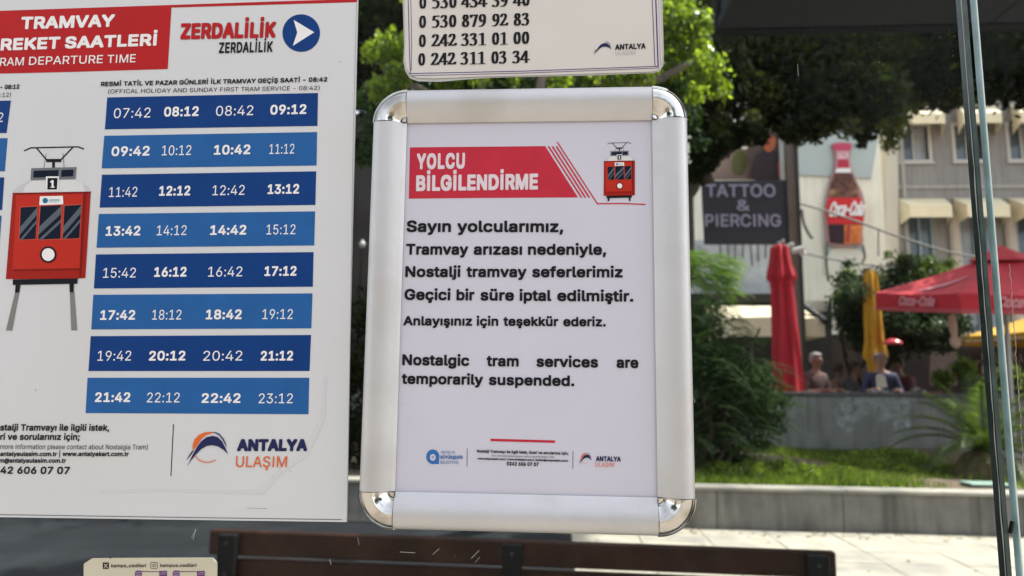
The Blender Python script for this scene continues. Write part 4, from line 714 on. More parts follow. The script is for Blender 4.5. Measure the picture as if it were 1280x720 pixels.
sh.stroke('heading_rule', [[z7(264,92),z7(626,648)], [z7(620,645),z7(850,643),z7(1056,652)]], 1.5, RED2)
sh.text('YOLCU', 520.2,211.9, 581.4,210.8, 20.0, PINK, .07)
sh.text('BİLGİLENDİRME', 519.7,239.1, 672.7,236.9, 20.0, PINK, .07)
tram(sh, [(754.9,201.6),(793.8,201.2),(793.4,244.2),(754.6,244.6)], rails=False)
z4 = lambda x, y: (490+x/3.765, 260+y/3.765); z5_ = lambda x, y: (490+x/3.765, 380+y/3.765)
BL = .056
def words(line, y0_, y1_, segs, cap, zf, bold=BL):
    xa, xb = segs[0][1], segs[-1][2]
    for t, a, b in segs:
        f = lambda x: y0_+(y1_-y0_)*(x-xa)/(xb-xa)
        sh.text(t, *zf(a, f(a)), *zf(b, f(b)), cap, INK, bold)
words('', 113, 114, [('Sayın',68,277),('yolcularımız,',307,806)], 14.5, z4)
words('', 220, 221, [('Tramvay',66,358),('arızası',384,612),('nedeniyle,',640,1008)], 13.8, z4)
words('', 325, 327, [('Nostalji',62,322),('tramvay',350,633),('seferlerimiz',660,1086)], 13.7, z4)
words('', 433, 441, [('Geçici',58,275),('bir',303,388),('süre',416,574),('iptal',600,750),('edilmiştir.',778,1136)], 13.9, z4)
words('', 101, 106, [('Anlayışınız',53,377),('için',398,500),('teşekkür',524,783),('ederiz.',806,1006)], 11.8, z5_)
words('', 288, 302, [('Nostalgic',48,363),('tram',445,596),('services',680,970),('are',1057,1160)], 13.7, z5_)
words('', 376, 387, [('temporarily',45,428),('suspended.',456,858)], 13.4, z5_)
z6_ = lambda x, y: (490+x/3.765, 500+y/3.765)
sh.stroke('red_rule', [[z6_(466,188), z6_(765,196)]], 3.1, RED2)
sh.flat('cover_crease', [[z6_(*p) for p in q_] for q_ in ([(28,20),(60,14),(64,17),(30,24)],)], mat('cover_crease_tone_ink', (.56, .545, .63), .4), .0001)
BLU = mat('emblem_blue_ink', (.04, .16, .42), .5)
cx_, cy_ = z6_(192, 267)
sh.flat('emblem_ring', [circ(cx_, cy_, 8.3, 9.2), [(cx_,cy_),(cx_+7.8,cy_),(cx_+7.8,cy_+9.2),(cx_,cy_+9.2)]], BLU)
sh.flat('emblem_centre', [circ(cx_, cy_+.8, 3.6, 4.2)], SHEETM, .0004)
sh.flat('emblem_dot', [circ(cx_, cy_+.6, 1.6)], mat('emblem_dot_ink', (.30, .34, .55), .5), .0006)
sh.text('ANTALYA', *z6_(230,252), *z6_(297,253), 3.6, BLU, .0)
sh.text('BÜYÜKŞEHİR', *z6_(228,277), *z6_(333,278), 4.2, BLU, .05)
sh.text('BELEDİYESİ', *z6_(228,300), *z6_(313,301), 3.8, BLU, .0)
sh.stroke('divider_line', [[z6_(354,228),z6_(353,314)], [z6_(852,240),z6_(851,323)]], .8, mat('slate_line_ink', (.14, .13, .3), .5))
sh.text('Nostalji Tramvayı ile ilgili istek, öneri ve sorularınız için;', *z6_(400,247), *z6_(830,258), 3.6, INK, .05)
sh.text('(For more information please contact about Nostalgia Tram)', *z6_(470,266), *z6_(764,273), 2.3, INK, .0)
sh.text('www.antalyaulasim.com.tr | www.antalyakart.com.tr | iletisim@antalyaulasim.com.tr', *z6_(403,280), *z6_(830,291), 2.6, INK, .06)
sh.text('0242 606 07 07', *z6_(540,308), *z6_(690,312), 4.7, INK, .05)
logo(sh, lambda x, y: (z6_(880,0)[0]+(x-88)*.0425, z6_(0,306)[1]+(y-385)*.047))
sh.text('ANTALYA', *z6_(960,288), *z6_(1077,290), 6.3, NAVYINK, .06)
sh.text('ULAŞIM', *z6_(957,314), *z6_(1045,315), 5.4, ORANGE, .0)

# ================================================================== sticker at the foot
STK = mat('sticker_cream', (.58, .54, .41), .4, var=.03, scale=30)
sticker = thing('contact_sticker', 'small cream sticker with social media names near the foot of the glass', 'sticker', P(188, 790, -.0005))
zs = lambda x, y: (100+x/6.4, 680+y/6.4)
mb = MB(); mb.slab([P(*zs(*p), -.0006) for p in [(30,160),(45,148),(100,114),(225,112),(240,118),(255,112),(600,110),(1062,108),(1098,146),(1094,700),(22,700)]], (0, .0004, 0)); mb.build('sticker_sheet', STK, sticker)
mb = MB(); mb.slab([P(*zs(*p), -.0010) for p in [(1062,108),(1090,132),(1092,148),(1080,150),(1063,135)]], (0, .0002, 0)); mb.build('peeled_corner', mat('sticker_white', (.75, .73, .68), .4), sticker)
sh = Sheet(sticker, -.0006)
sh.flat('app_icon_square', [[zs(182,148),zs(231,148),zs(230,199),zs(182,199)]], INK, .0002)
sh.stroke('app_icon_cross', [[zs(193,158),zs(220,190)], [zs(220,158),zs(193,190)]], .9, STK, .0003)
sh.text('kamps_cadilari', *zs(247,186), *zs(527,185), 3.9, mat('brown_ink', (.09, .06, .08), .5), .04)
sh.stroke('app_icon_ring', [[zs(*p) for p in ((572,147),(611,147),(618,154),(618,188),(611,196),(572,196),(565,188),(565,154),(572,147))], [zs(592+11*math.cos(a*.7), 171+11*math.sin(a*.7)) for a in range(10)]], .7, mat('brown_ink', (0,0,0)), .0002)
sh.text('kampus.cadilari', *zs(640,184), *zs(930,183), 3.9, mat('brown_ink', (0,0,0)), .04)
VIO = mat('purple_ink', (.13, .05, .16), .5); VIL = mat('pale_purple_ink', (.36, .25, .38), .5)
for ox in (0, 302):
    sh.flat('bookcase_print', [[zs(ox+x, y) for x, y in q] for q in ([(440,222),(455,213),(490,213),(494,232),(494,560),(440,560)],[(634,216),(696,215),(696,560),(634,560)],[(494,217),(634,219),(634,224),(494,223)])], VIO, .0002)
    sh.flat('bookcase_stripe_print', [[zs(ox+x, y) for x, y in q] for q in ([(446,226),(488,222),(488,231),(446,235)],[(646,226),(690,225),(690,231),(646,232)],[(446,246),(488,242),(488,252),(446,256)],[(640,240),(690,238),(690,243),(640,245)])], VIL, .0003)

# ================================================================== ground and planters
PAVE_G = mat('paving_base', (.25, .225, .185), .85, var=.12, scale=1.5, bump=.3, bscale=30)
mb = MB(); mb.add([(-200, -200, 0), (200, -200, 0), (200, 300, 0), (-200, 300, 0)], [(0, 1, 2, 3)]); ground = mb.build('ground', PAVE_G, kind='structure')
YP = G(1060, 669, 0).y            # foot of the low planter wall
ZP = P(1060, 612, YP).z           # its top
ZB = ZP-.05                       # soil level
YW = G(1000, 566, ZB).y           # foot of the tall wall behind the bed
ZW = P(1080, 491, YW).z
YB = YP+.9
XA = P(712, 668, YP).x            # where the paving darkened as shade meets the pale slabs
SHADE_PAVE = mat('shade_dark_paving', (.010, .012, .015), .85, spec=.2, var=.25, scale=3, bump=.5, bscale=60, stain_shade=(.022, .026, .03), stain_shade_amt=.5, stain_shade_scale=1.3)  # tree shade on the paving, painted as a dark surface
mb = MB(); mb.box((-9, 1.2, .0), (XA, YP-.02, .016)); mb.build('shaded_paving', SHADE_PAVE, kind='structure')
SLAB = mat('pale_paving_slab', (.36, .325, .265), .8, var=.14, scale=5, bump=.25, bscale=50, stain_shade=(.17, .165, .16), stain_shade_amt=.8, stain_shade_scale=1.4)  # grey blotches stand in for soft shadow streaks across the slabs
pav = thing('pavement', None, None, (0, 0, 0)); pav['kind'] = 'structure'
rnd = random.Random(5)
slab_me = []
for k in range(4):
    m_ = MB(); e = .003; m_.bevbox((e, e, 0), (.62-e, .40-e, .030+.0015*k), .003); o = m_.build('slab', SLAB, pav, rel=True); slab_me.append(o)
first = list(slab_me)
for j in range(9):
    for i in range(9):
        x = XA+.01+.62*i; y = YP-.03-.40*(j+1)
        if j > 5 and i < 0: continue
        if first: o = first.pop()
        else:
            o = bpy.data.objects.new('slab', slab_me[rnd.randrange(4)].data); C.objects.link(o); o.parent = pav
        o.location = (x, y, 0)
# low planter wall with coping
WALLM = mat('grey_stone_facing', (.175, .165, .150), .8, var=.15, scale=6, bump=.3, bscale=40, stain_shade=(.30, .275, .23), stain_shade_amt=.9, stain_shade_scale=1.3, streak=.75)
COPE = mat('pale_stone_coping', (.32, .295, .25), .7, var=.2, scale=8, bump=.2, bscale=40, stain_shade=(.12, .12, .11), stain_shade_amt=.7, stain_shade_scale=2)
pw = thing('planter_wall', 'low grey stone planter wall with pale coping, in front of the grass bed', 'wall', (0, YP, 0))
mb = MB(); mb.box((-9, YP+.035, -.1), (9, YP+.22, ZP-.045)); mb.build('wall_core', mat('wall_core', (.10, .10, .095), .9), pw)
def facing(x0, x1, y, z0, z1, th, w_, parent, m, seed=1, name='facing_panel'):
    r = random.Random(seed); x = x0; base = None
    while x < x1:
        ww = w_*r.uniform(.97, 1.03); pr = r.uniform(0, .004)
        b = MB(); b.bevbox((x+.0025, y-pr, z0), (min(x+ww, x1)-.0025, y+th, z1), .004); b.build(name, m, parent); x += ww
xj = P(1058, 640, YP).x
facing(xj-1.24*5, xj+1.24*3, YP, -.02, ZP-.036, .034, 1.24, pw, WALLM)
facing(xj-.9*8, xj+.9*4, YP-.03, ZP-.034, ZP, .25, .9, pw, COPE, 3, 'coping_stone')
# bed
SOIL = mat('dry_soil', (.12, .085, .058), .95, var=.3, scale=7, bump=.8, bscale=30)
nx_, ny_ = 60, 20; vs = []; rr = random.Random(9)
for j in range(ny_+1):
    for i in range(nx_+1):
        x = -9+18*i/nx_; y = YP+.2+(YW+.1-YP-.2)*j/ny_
        vs.append((x, y, ZB+.05*math.sin(x*1.7+y)+.03*rr.random()-.02+.06*j/ny_))
mb = MB(); mb.add(vs, [(j*(nx_+1)+i, j*(nx_+1)+i+1, (j+1)*(nx_+1)+i+1, (j+1)*(nx_+1)+i) for j in range(ny_) for i in range(nx_)])
bed = mb.build('flower_bed', SOIL, kind='structure', smooth=True)
# grass blades
def np_mesh(name, V, Fq, m, parent=None, kind=None, label=None, cat=None, group=None, smooth=False):
    me = bpy.data.meshes.new(name); o0 = origin(parent) if parent else Vector((0, 0, 0))
    V = V.reshape(-1, 3)-np.array(o0); k = Fq.shape[1]
    me.vertices.add(len(V)); me.vertices.foreach_set('co', V.astype(np.float32).ravel())
    me.loops.add(Fq.size); me.loops.foreach_set('vertex_index', Fq.astype(np.int32).ravel())
    me.polygons.add(len(Fq)); me.polygons.foreach_set('loop_start', np.arange(0, Fq.size, k, dtype=np.int32)); me.polygons.foreach_set('loop_total', np.full(len(Fq), k, dtype=np.int32))
    me.update(calc_edges=True); me.materials.append(m)
    o = bpy.data.objects.new(name, me); C.objects.link(o)
    if parent: o.parent = parent
    return props(o, label, cat, group, kind)
rng = np.random.default_rng(4)
GRASS = leaf_mat('grass_blades', (.035, .075, .012), (.15, .20, .035), (.22, .32, .03), .45)
def grass(name, n, x0, x1, y0, y1, h, label, dens=None, z0=ZB):
    x = rng.uniform(x0, x1, n); y = rng.uniform(y0, y1, n)
    if dens is not None:
        k = dens(x, y) > rng.random(n); x, y = x[k], y[k]; n = len(x)
    a = rng.uniform(0, 2*np.pi, n); hh = h*rng.uniform(.4, 1.25, n)*(.6+.5*np.sin(x*3.1+1)*np.sin(y*2.3)+.3)
    w_ = .012; dx, dy = np.cos(a)*w_, np.sin(a)*w_; lx, ly = rng.normal(0, .35, n)*hh, rng.normal(0, .35, n)*hh
    z = z0+.03*np.ones(n)
    V = np.stack([np.stack([x-dx, y-dy, z-.04], -1), np.stack([x+dx, y+dy, z-.04], -1), np.stack([x+lx, y+ly, z+hh], -1)], 1)
    return np_mesh(name, V, np.arange(3*n).reshape(-1, 3), GRASS, kind='stuff', label=label, cat='grass')
xg1 = P(1165, 575, YP+2).x; xg0 = P(850, 590, YP+1).x
xs1 = P(1120, 596, YP+1).x
def gd(x, y):
    t = (y-YP-.2)/(YW-YP-.3)
    edge = xs1+(xg1+.5-xs1)*np.clip(t*1.6, 0, 1)
    return np.where(x < edge+.15*np.sin(y*9), 1., .06)
grass('grass', 60000, xg0-3.2, xg1+2.6, YP+.32, YW-.05, .085, 'rough green grass filling the planter bed below the grey wall', gd)
def weeds():
    pts = [(1062,580,16),(1085,574,20),(1110,572,22),(1135,574,20),(1152,580,16),(1040,588,14),(1010,590,16),(1020,597,10),(980,585,18),(940,588,20),(900,590,22),(1100,585,18),(1060,592,12),(1128,588,12)]
    ctr = []
    for px, py, r_ in pts:
        g_ = G(px, py+4, ZB+.03); ctr.append((g_, r_*(g_.y-CAM.y)/F_PX*.9))
    n = 16000; idx = rng.integers(0, len(ctr), n); cc = np.array([list(c[0]) for c in ctr])[idx]; rr_ = np.array([c[1] for c in ctr])[idx]
    u = rng.normal(size=(n, 3)); u /= np.linalg.norm(u, axis=1)[:, None]; u[:, 2] = np.abs(u[:, 2])
    p = cc+u*rr_[:, None]*(rng.random(n)**.4)[:, None]*np.array([1.3, 1.3, .75])
    a = rng.normal(size=(n, 3))*np.array([.5, .5, 1]); a /= np.linalg.norm(a, axis=1)[:, None]; s_ = np.cross(a, rng.normal(size=(n, 3))); s_ /= np.linalg.norm(s_, axis=1)[:, None]
    L = rng.uniform(.03, .075, n)[:, None]
    V = np.stack([p, p+a*L*.5+s_*L*.2, p+a*L, p+a*L*.5-s_*L*.2], 1)
    return np_mesh('weeds', V, np.arange(4*n).reshape(-1, 4), leaf_mat('weed_leaf', (.04, .08, .015), (.17, .22, .04), (.30, .42, .04), .5), kind='stuff', label='low leafy weeds in the grass of the planter bed', cat='weeds')
weeds()
def litter():
    n = 260; x = rng.uniform(XA-.2, 6, n); y = np.where(rng.random(n) < .6, YP-.05-.35*rng.random(n)**2, rng.uniform(3.2, YP-.05, n)); a = rng.uniform(0, 6.28, n); L = rng.uniform(.012, .035, n)
    z = np.full(n, .038); c_, s_ = np.cos(a)*L, np.sin(a)*L
    V = np.stack([np.stack([x-c_, y-s_, z], -1), np.stack([x+s_*.4, y-c_*.4, z+.006], -1), np.stack([x+c_, y+s_, z+.002], -1), np.stack([x-s_*.4, y+c_*.4, z+.008], -1)], 1)
    return np_mesh('fallen_leaves', V, np.arange(4*n).reshape(-1, 4), leaf_mat('fallen_leaf', (.06, .045, .02), (.20, .15, .06), (.1, .08, .03), .2), kind='stuff', label='small dry fallen leaves on the pale paving', cat='leaves')
litter()
# tall rear wall
W2 = mat('grey_render_wall', (.23, .235, .22), .85, var=.12, scale=3, bump=.2, bscale=20, stain_shade=(.12, .13, .125), stain_shade_amt=.6, stain_shade_scale=1.2, streak=.6)
tw = thing('retaining_wall', 'grey retaining wall below the cafe terrace, with a rubbed-out pale patch', 'wall', (0, YW, 0))
mb = MB(); mb.box((-11, YW+.03, 0), (11, YW+.25, ZW-.06)); mb.build('wall_core', mat('wall_core', (0, 0, 0)), tw)
xk = P(1010, 530, YW).x
facing(xk-2.1*4, xk+2.1*3, YW, ZB-.1, ZW-.062, .029, 2.1, tw, W2, 8)
facing(xk-1.5*6, xk+1.5*4, YW-.03, ZW-.06, ZW, .3, 1.5, tw, mat('dark_wall_cap', (.075, .08, .08), .7, var=.2, scale=5), 9, 'cap_stone')
PT = []
r9 = random.Random(21)
for k in range(26):               # scrubbed graffiti: overlapping pale smears
    cx_, cy_ = r9.uniform(1050, 1148), 505+r9.gauss(0, 8)
    pl = scurve([(cx_+r9.uniform(7, 17)*math.cos(a), cy_+r9.uniform(3, 9)*math.sin(a)+r9.uniform(0, 12)*(math.sin(a) > 0)) for a in [i*math.pi/3 for i in range(6)]], 3)
    PT.append([P(x, y, YW-.006-.0002*k) for x, y in pl])
mb = MB()
for vs in PT: mb.add(vs, tessellate_polygon([vs]))
def smear_mat():
    m, n, b = new_mat('scrubbed_paint'); N, L = n.nodes, n.links
    b.inputs['Base Color'].default_value = (.42, .46, .48, 1); b.inputs['Roughness'].default_value = .8
    g_ = N.new('ShaderNodeNewGeometry'); t = N.new('ShaderNodeTexNoise'); t.inputs['Scale'].default_value = 9; t.inputs['Detail'].default_value = 5
    L.new(g_.outputs['Position'], t.inputs['Vector']); r = N.new('ShaderNodeMapRange'); r.inputs[1].default_value = .38; r.inputs[2].default_value = .66; r.inputs[4].default_value = .75
    L.new(t.outputs[0], r.inputs[0]); L.new(r.outputs[0], b.inputs['Alpha']); MATS['scrubbed_paint'] = m; return m
mb.build('paint_smear', smear_mat(), tw)
# terrace floor
ZT = .42
mb = MB(); mb.box((-30, YW+.25, -.1), (30, 60, ZT)); mb.build('terrace_floor', mat('terrace_paving', (.20, .18, .16), .8, var=.15, scale=2), kind='structure')

# ================================================================== bench
WOOD = mat('dark_brown_slat', (.026, .009, .005), .45, spec=.2, var=.35, scale=6, bump=.15, bscale=25, stain_shade=(.05, .025, .016), stain_shade_amt=.5, stain_shade_scale=9)
IRON = mat('black_iron', (.007, .007, .008), .6, spec=.15)
A_ = G(262, 662.5, .86); B_ = G(1045, 690.5, .86); ax = (B_-A_); L_ = ax.length; ang = math.atan2(ax.y, ax.x)
bench = thing('park_bench', 'dark brown slatted bench with black iron posts, right behind the glass', 'bench', (A_.x, A_.y, 0), rz=ang)
def slat(x0, x1, y0, y1, z0, z1, name='slat'):
    b = MB(); b.bevbox((x0, y0, z0), (x1, y1, z1), .005); return b.build(name, WOOD, bench, rel=True)
slat(0, L_, 0, .035, .770, .86); slat(.06, L_-.04, .010, .045, .668, .755); slat(.06, L_-.04, .022, .057, .550, .635)
for k in range(4): slat(.02, L_-.02, .12+.105*k, .21+.105*k, .425, .455, 'seat_slat')
def pxx(px):
    nn = Vector((-ax.y, ax.x, 0)); dd = ray(px, 690); q = CAM+dd*((A_-CAM).dot(nn)/dd.dot(nn)); return (q-A_).dot(ax)/L_
for px in (287, 641, 1020):
    x = pxx(px); b = MB(); b.bevbox((x-.036, -.030, .0), (x+.036, -.001, .852), .004); b.build('post', IRON, bench, rel=True)
    b = MB(); b.box((x-.03, .0, .37), (x+.03, .53, .42)); b.build('seat_bracket', IRON, bench, rel=True)
    b = MB(); b.box((x-.03, .48, .0), (x+.03, .53, .37)); b.build('leg', IRON, bench, rel=True)
    for zz in (.82, .71, .60):
        b = MB(); b.tube([(x, -.034, zz), (x, -.029, zz)], .008, 8); b.build('bolt', mat('dull_steel', (.03, .03, .03), .5, metal=.5), bench, rel=True)

# ================================================================== shelter roof seen overhead through the glass
ROOF = mat('roof_underside', (.013, .015, .018), .8, spec=.2, var=.12, scale=2)
YR = 2.6; pr = P(893, 44, YR); 
roof = thing('shelter_roof', 'flat dark grey roof overhead at the top right', 'roof', (pr.x+3, YR, 0))
b = MB()
for k in range(6):
    b = MB(); b.bevbox((pr.x+k*1.2+.003, .35, pr.z), (pr.x+(k+1)*1.2-.003, YR-.06, pr.z+.05), .004); b.build('soffit_panel', ROOF, roof)
b = MB(); b.box((pr.x, YR-.058, pr.z-.006), (pr.x+7.2, YR, pr.z+.16)); b.build('fascia', mat('roof_fascia', (.004, .0045, .005), .8, spec=.1), roof)
b = MB(); b.box((pr.x+.02, .35, pr.z+.052), (pr.x+7.2, YR-.06, pr.z+.13)); b.build('roof_deck', ROOF, roof)
for y in (.6, 2.3):
    b = MB(); b.box((pr.x+2.9, y, 0), (pr.x+3.0, y+.1, pr.z)); b.build('post', IRON, roof)

# ================================================================== foliage tools
def rand_unit(n):
    v = rng.normal(size=(n, 3)); return v/np.linalg.norm(v, axis=1)[:, None]
def leaves(name, blobs, n, size, m, parent, shell=.45, up=.3, kind=None, aspect=.5, **kw):
    """many small folded leaves through ellipsoid clumps: blobs = (centre, rx, ry, rz[, weight])"""
    W = np.array([b_[1]*b_[2]*b_[3]*(b_[4] if len(b_) > 4 else 1) for b_ in blobs]) ** .8; W /= W.sum()
    idx = rng.choice(len(blobs), n, p=W)
    Cc = np.array([list(b_[0]) for b_ in blobs])[idx]; Rr = np.array([b_[1:4] for b_ in blobs])[idx]
    u = rand_unit(n); r = (shell+(1-shell)*rng.random(n))**.7*(1+.18*rng.normal(size=n))
    # twigs: pull groups of leaves together
    p = Cc+u*Rr*r[:, None]
    tw_ = rng.normal(size=(max(4, n//14), 3))*size*.9
    nrm = rand_unit(n); nrm[:, 2] = nrm[:, 2]*(1-up)+up*np.sign(rng.random(n)-.25); nrm /= np.linalg.norm(nrm, axis=1)[:, None]
    t = np.cross(nrm, rand_unit(n)); t /= np.linalg.norm(t, axis=1)[:, None]; s = np.cross(nrm, t)
    L = size*rng.uniform(.6, 1.3, n)[:, None]; w_ = L*aspect
    a = p-t*L*.5; c = p+t*L*.5; b1 = p+s*w_*.5+nrm*L*.08; b2 = p-s*w_*.5+nrm*L*.08
    V = np.stack([a, b1, c, b2], 1)
    return np_mesh(name, V, np.arange(4*n).reshape(-1, 4), m, parent, kind=kind, **kw)
def blobs_px(lst, y, dy=.25, zr=.9):
    out = []; sc = (y-CAM.y)/F_PX
    for it in lst:
        px, py, r = it[:3]; wgt = it[3] if len(it) > 3 else 1
        yy = y+random.uniform(-dy, dy); c_ = P(px, py, yy); out.append((c_, r*sc, r*sc*1.0, r*sc*zr, wgt))
    return out
BARK = mat('brown_bark', (.040, .028, .021), .9, var=.3, scale=6, bump=1., bscale=18)
BARKL = mat('grey_bark', (.13, .105, .085), .9, var=.3, scale=5, bump=1., bscale=14)
def limb(mb, a, b_, r0, r1, wob=.15, k=7, seed=0):
    r = random.Random(seed); a, b_ = Vector(a), Vector(b_); pts = []; L = (b_-a).length
    for i in range(k+1):
        t = i/k; p = a.lerp(b_, t); p += Vector((r.uniform(-1, 1), r.uniform(-1, 1), r.uniform(-.5, .5)))*wob*L*.25*math.sin(math.pi*t); pts.append(p)
    mb.tube(pts, [r0+(r1-r0)*i/k for i in range(k+1)], 9)

# ---- leafy tree close behind the notices: sunlit clumps show left, between and right of them
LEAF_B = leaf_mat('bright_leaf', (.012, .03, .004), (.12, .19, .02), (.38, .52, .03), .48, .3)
LEAF_BD = leaf_mat('deep_leaf', (.008, .02, .004), (.02, .045, .008), (.05, .10, .01), .3, .7)  # dark copy of the bright leaf, painting shade inside the crown
yb = 4.6
tb = P(655, 600, yb)
t1 = thing('leafy_tree', 'leafy tree with bright yellow green sunlit leaves behind the notices', 'tree', (tb.x+.3, YP+.6, ZB))
mb = MB(); limb(mb, (tb.x+.3, YP+.6, ZB-.1), P(650, 150, yb), .13, .09, .1, seed=2)
for k, (px, py) in enumerate(((480, 90), (560, 60), (700, 50), (800, 60), (880, 70))): limb(mb, P(650, 170, yb), P(px, py, yb+.1), .06, .018, .3, seed=k)
mb.build('trunk', BARKL, t1, smooth=True)
bl = blobs_px([(485,62,26),(500,95,20),(462,66,15),(475,112,20),(520,60,30),(560,95,24),(600,100,15),(640,99,12),(700,100,18),(735,98,14),(770,98,20),(800,90,24),(838,30,34),(862,55,30),(885,85,25),(902,112,15),(870,118,16),(830,85,30),(852,8,22),(872,30,22),(770,20,50),(560,20,50),(660,20,60)], yb, .3)
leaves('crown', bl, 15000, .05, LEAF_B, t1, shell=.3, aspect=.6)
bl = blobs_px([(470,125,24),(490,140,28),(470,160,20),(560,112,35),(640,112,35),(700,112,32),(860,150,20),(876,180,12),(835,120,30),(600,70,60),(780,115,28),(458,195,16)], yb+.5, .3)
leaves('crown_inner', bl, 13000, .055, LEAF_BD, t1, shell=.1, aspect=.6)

# ---- big dark trees overhead further back
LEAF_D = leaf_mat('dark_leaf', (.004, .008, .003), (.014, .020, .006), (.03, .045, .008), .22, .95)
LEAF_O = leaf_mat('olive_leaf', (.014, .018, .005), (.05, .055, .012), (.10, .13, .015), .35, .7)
yd = 9.0
t2 = thing('dark_tree', 'big dark spreading tree with a thick brown trunk beside the tattoo sign', 'tree', (P(905, 500, yd).x, yd, ZB))
mb = MB(); 
c1 = P(900, 240, yd)
limb(mb, (P(835, 500, yd).x, yd, ZB-.1), P(852, 240, yd), .19, .16, .1, seed=4)
limb(mb, P(852, 243, yd), P(905, 165, yd), .16, .15, .1, seed=5); limb(mb, P(872, 215, yd), P(935, 165, yd+.3), .10, .08, .2, seed=6)
limb(mb, P(905, 175, yd), P(1010, 110, yd), .13, .05, .3, seed=7); limb(mb, P(900, 185, yd), P(860, 90, yd), .12, .05, .3, seed=8); limb(mb, P(925, 180, yd), P(960, 60, yd), .1, .04, .3, seed=9)
limb(mb, P(885, 230, yd), P(868, 165, yd), .10, .05, .3, seed=12)
mb.build('trunk', BARK, t2, smooth=True)
D1 = [(880,80,60),(940,90,60),(1000,90,60),(1050,110,50),(900,130,35),(960,140,34),(1010,140,34),(1045,148,18),(1080,160,20),(990,165,16),(1020,165,18),(1060,60,70),(980,40,70),(900,30,70),(820,60,90),(720,20,110),(600,40,110),(480,40,90),(1085,140,30),(1100,120,34),(875,160,26),(945,165,16),(1076,180,10),(480,120,50),(460,190,25)]
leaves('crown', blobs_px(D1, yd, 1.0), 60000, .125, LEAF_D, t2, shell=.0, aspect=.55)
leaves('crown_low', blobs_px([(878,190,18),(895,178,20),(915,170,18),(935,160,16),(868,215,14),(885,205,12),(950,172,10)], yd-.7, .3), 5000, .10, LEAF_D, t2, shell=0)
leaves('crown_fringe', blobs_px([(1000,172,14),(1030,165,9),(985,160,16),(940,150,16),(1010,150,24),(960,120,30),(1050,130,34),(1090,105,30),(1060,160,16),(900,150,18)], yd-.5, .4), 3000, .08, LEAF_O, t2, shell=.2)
t3 = thing('dark_tree', 'dark tree overhead at the right edge, hanging before the upper awnings', 'tree', (P(1420, 500, 10).x, 10, ZB))
mb = MB(); limb(mb, (P(1420, 500, 10).x, 10, ZB-.1), P(1400, 100, 10), .25, .15, .15, seed=14); limb(mb, P(1400, 120, 10), P(1160, 90, 10), .12, .04, .2, seed=15); mb.build('trunk', BARK, t3, smooth=True)
D2 = [(1130,110,36),(1160,90,46),(1200,100,38),(1240,80,50),(1290,80,50),(1340,90,60),(1120,60,60),(1200,50,60),(1280,40,60),(1110,150,18),(1180,125,18),(1230,118,18),(1150,60,50),(1400,100,80),(1268,106,16)]
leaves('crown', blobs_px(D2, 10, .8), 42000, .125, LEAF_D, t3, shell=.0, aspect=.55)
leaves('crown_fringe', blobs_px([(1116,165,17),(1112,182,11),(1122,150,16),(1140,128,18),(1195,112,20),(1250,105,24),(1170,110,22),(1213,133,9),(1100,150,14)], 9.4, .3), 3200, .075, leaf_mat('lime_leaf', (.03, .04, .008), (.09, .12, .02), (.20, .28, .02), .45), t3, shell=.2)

# ---- feathery dark shrub left of the cafe
def frond(mb, base, d0, L, droop, nl, ll, wid, seed=0, side=None, vee=.3):
    r = random.Random(seed); p = Vector(base); d = Vector(d0).normalized(); k = nl; step = L/k; pts = [p.copy()]
    for i in range(k):
        d = (d+Vector((0, 0, -droop/k))).normalized(); p = p+d*step; pts.append(p.copy())
        s = d.cross(Vector((0, 0, 1))); s = s.normalized() if s.length > 1e-3 else Vector((1, 0, 0)); u = s.cross(d)
        t = (i+1)/k; l = ll*(math.sin(math.pi*min(1, .12+t*.9))**.6)*r.uniform(.85, 1.1)
        for sg in (-1, 1):
            tip = p+(s*sg*.85+d*.55+u*vee+Vector((0, 0, -.25)))*l; mid = p+(s*sg*.5+d*.25+u*vee)*l*.5
            mb.add([p, mid+d*wid, tip, mid-d*wid], [(0, 1, 2, 3)])
    mb.tube(pts, [wid*1.1*(1-.8*i/k) for i in range(k+1)], 4)
FERN_D = leaf_mat('dark_feathery_leaf', (.010, .028, .008), (.035, .070, .020), (.06, .12, .02), .35, .7)
FERN_L = leaf_mat('fresh_feathery_leaf', (.03, .08, .01), (.09, .17, .02), (.20, .34, .03), .45)
ys = 7.9
s1 = thing('feathery_shrub', 'tall dark feathery shrub at the left end of the grass bed', 'shrub', (P(880, 590, ys).x, ys, ZB))
mb = MB()
for k in range(6): limb(mb, (P(870+k*6, 590, ys).x, ys, ZB-.05), P(850+k*20, 470-(k % 3)*30, ys), .03, .012, .3, seed=k)
mb.build('stem', BARK, s1)
mb = MB(); rr = random.Random(31)
for k in range(210):
    px = 850+150*rr.random()**1.2; py = 372+195*rr.random()
    lim = 905+ (py-372)*.55 if py < 520 else 985-(py-520)*.9
    if px > lim: px = 850+(lim-850)*rr.random()
    b_ = P(px, py, ys+rr.uniform(-.45, .45)); a = rr.uniform(-.5, .5)+(0 if px > 880 else math.pi*rr.random())
    frond(mb, b_, (math.cos(a), rr.uniform(-.7, .7), rr.uniform(.0, .7)), rr.uniform(.28, .5), 1.3, 16, .12, .004, seed=k)
mb.build('foliage', FERN_D, s1)
leaves('foliage_inner', blobs_px([(875,400,38),(880,450,50),(900,490,55),(900,530,50),(870,560,32),(940,480,35),(950,510,30),(860,480,50),(880,580,40),(920,575,28),(960,530,24),(975,500,18),(850,590,40),(950,555,18)], ys+.3, .35), 22000, .075, FERN_D, s1, shell=0, aspect=.3)
s2 = thing('feathery_branch', 'fresh green feathery spray hanging left of the tattoo sign', 'shrub', (P(870, 360, 6.2).x, 6.2, ZB))
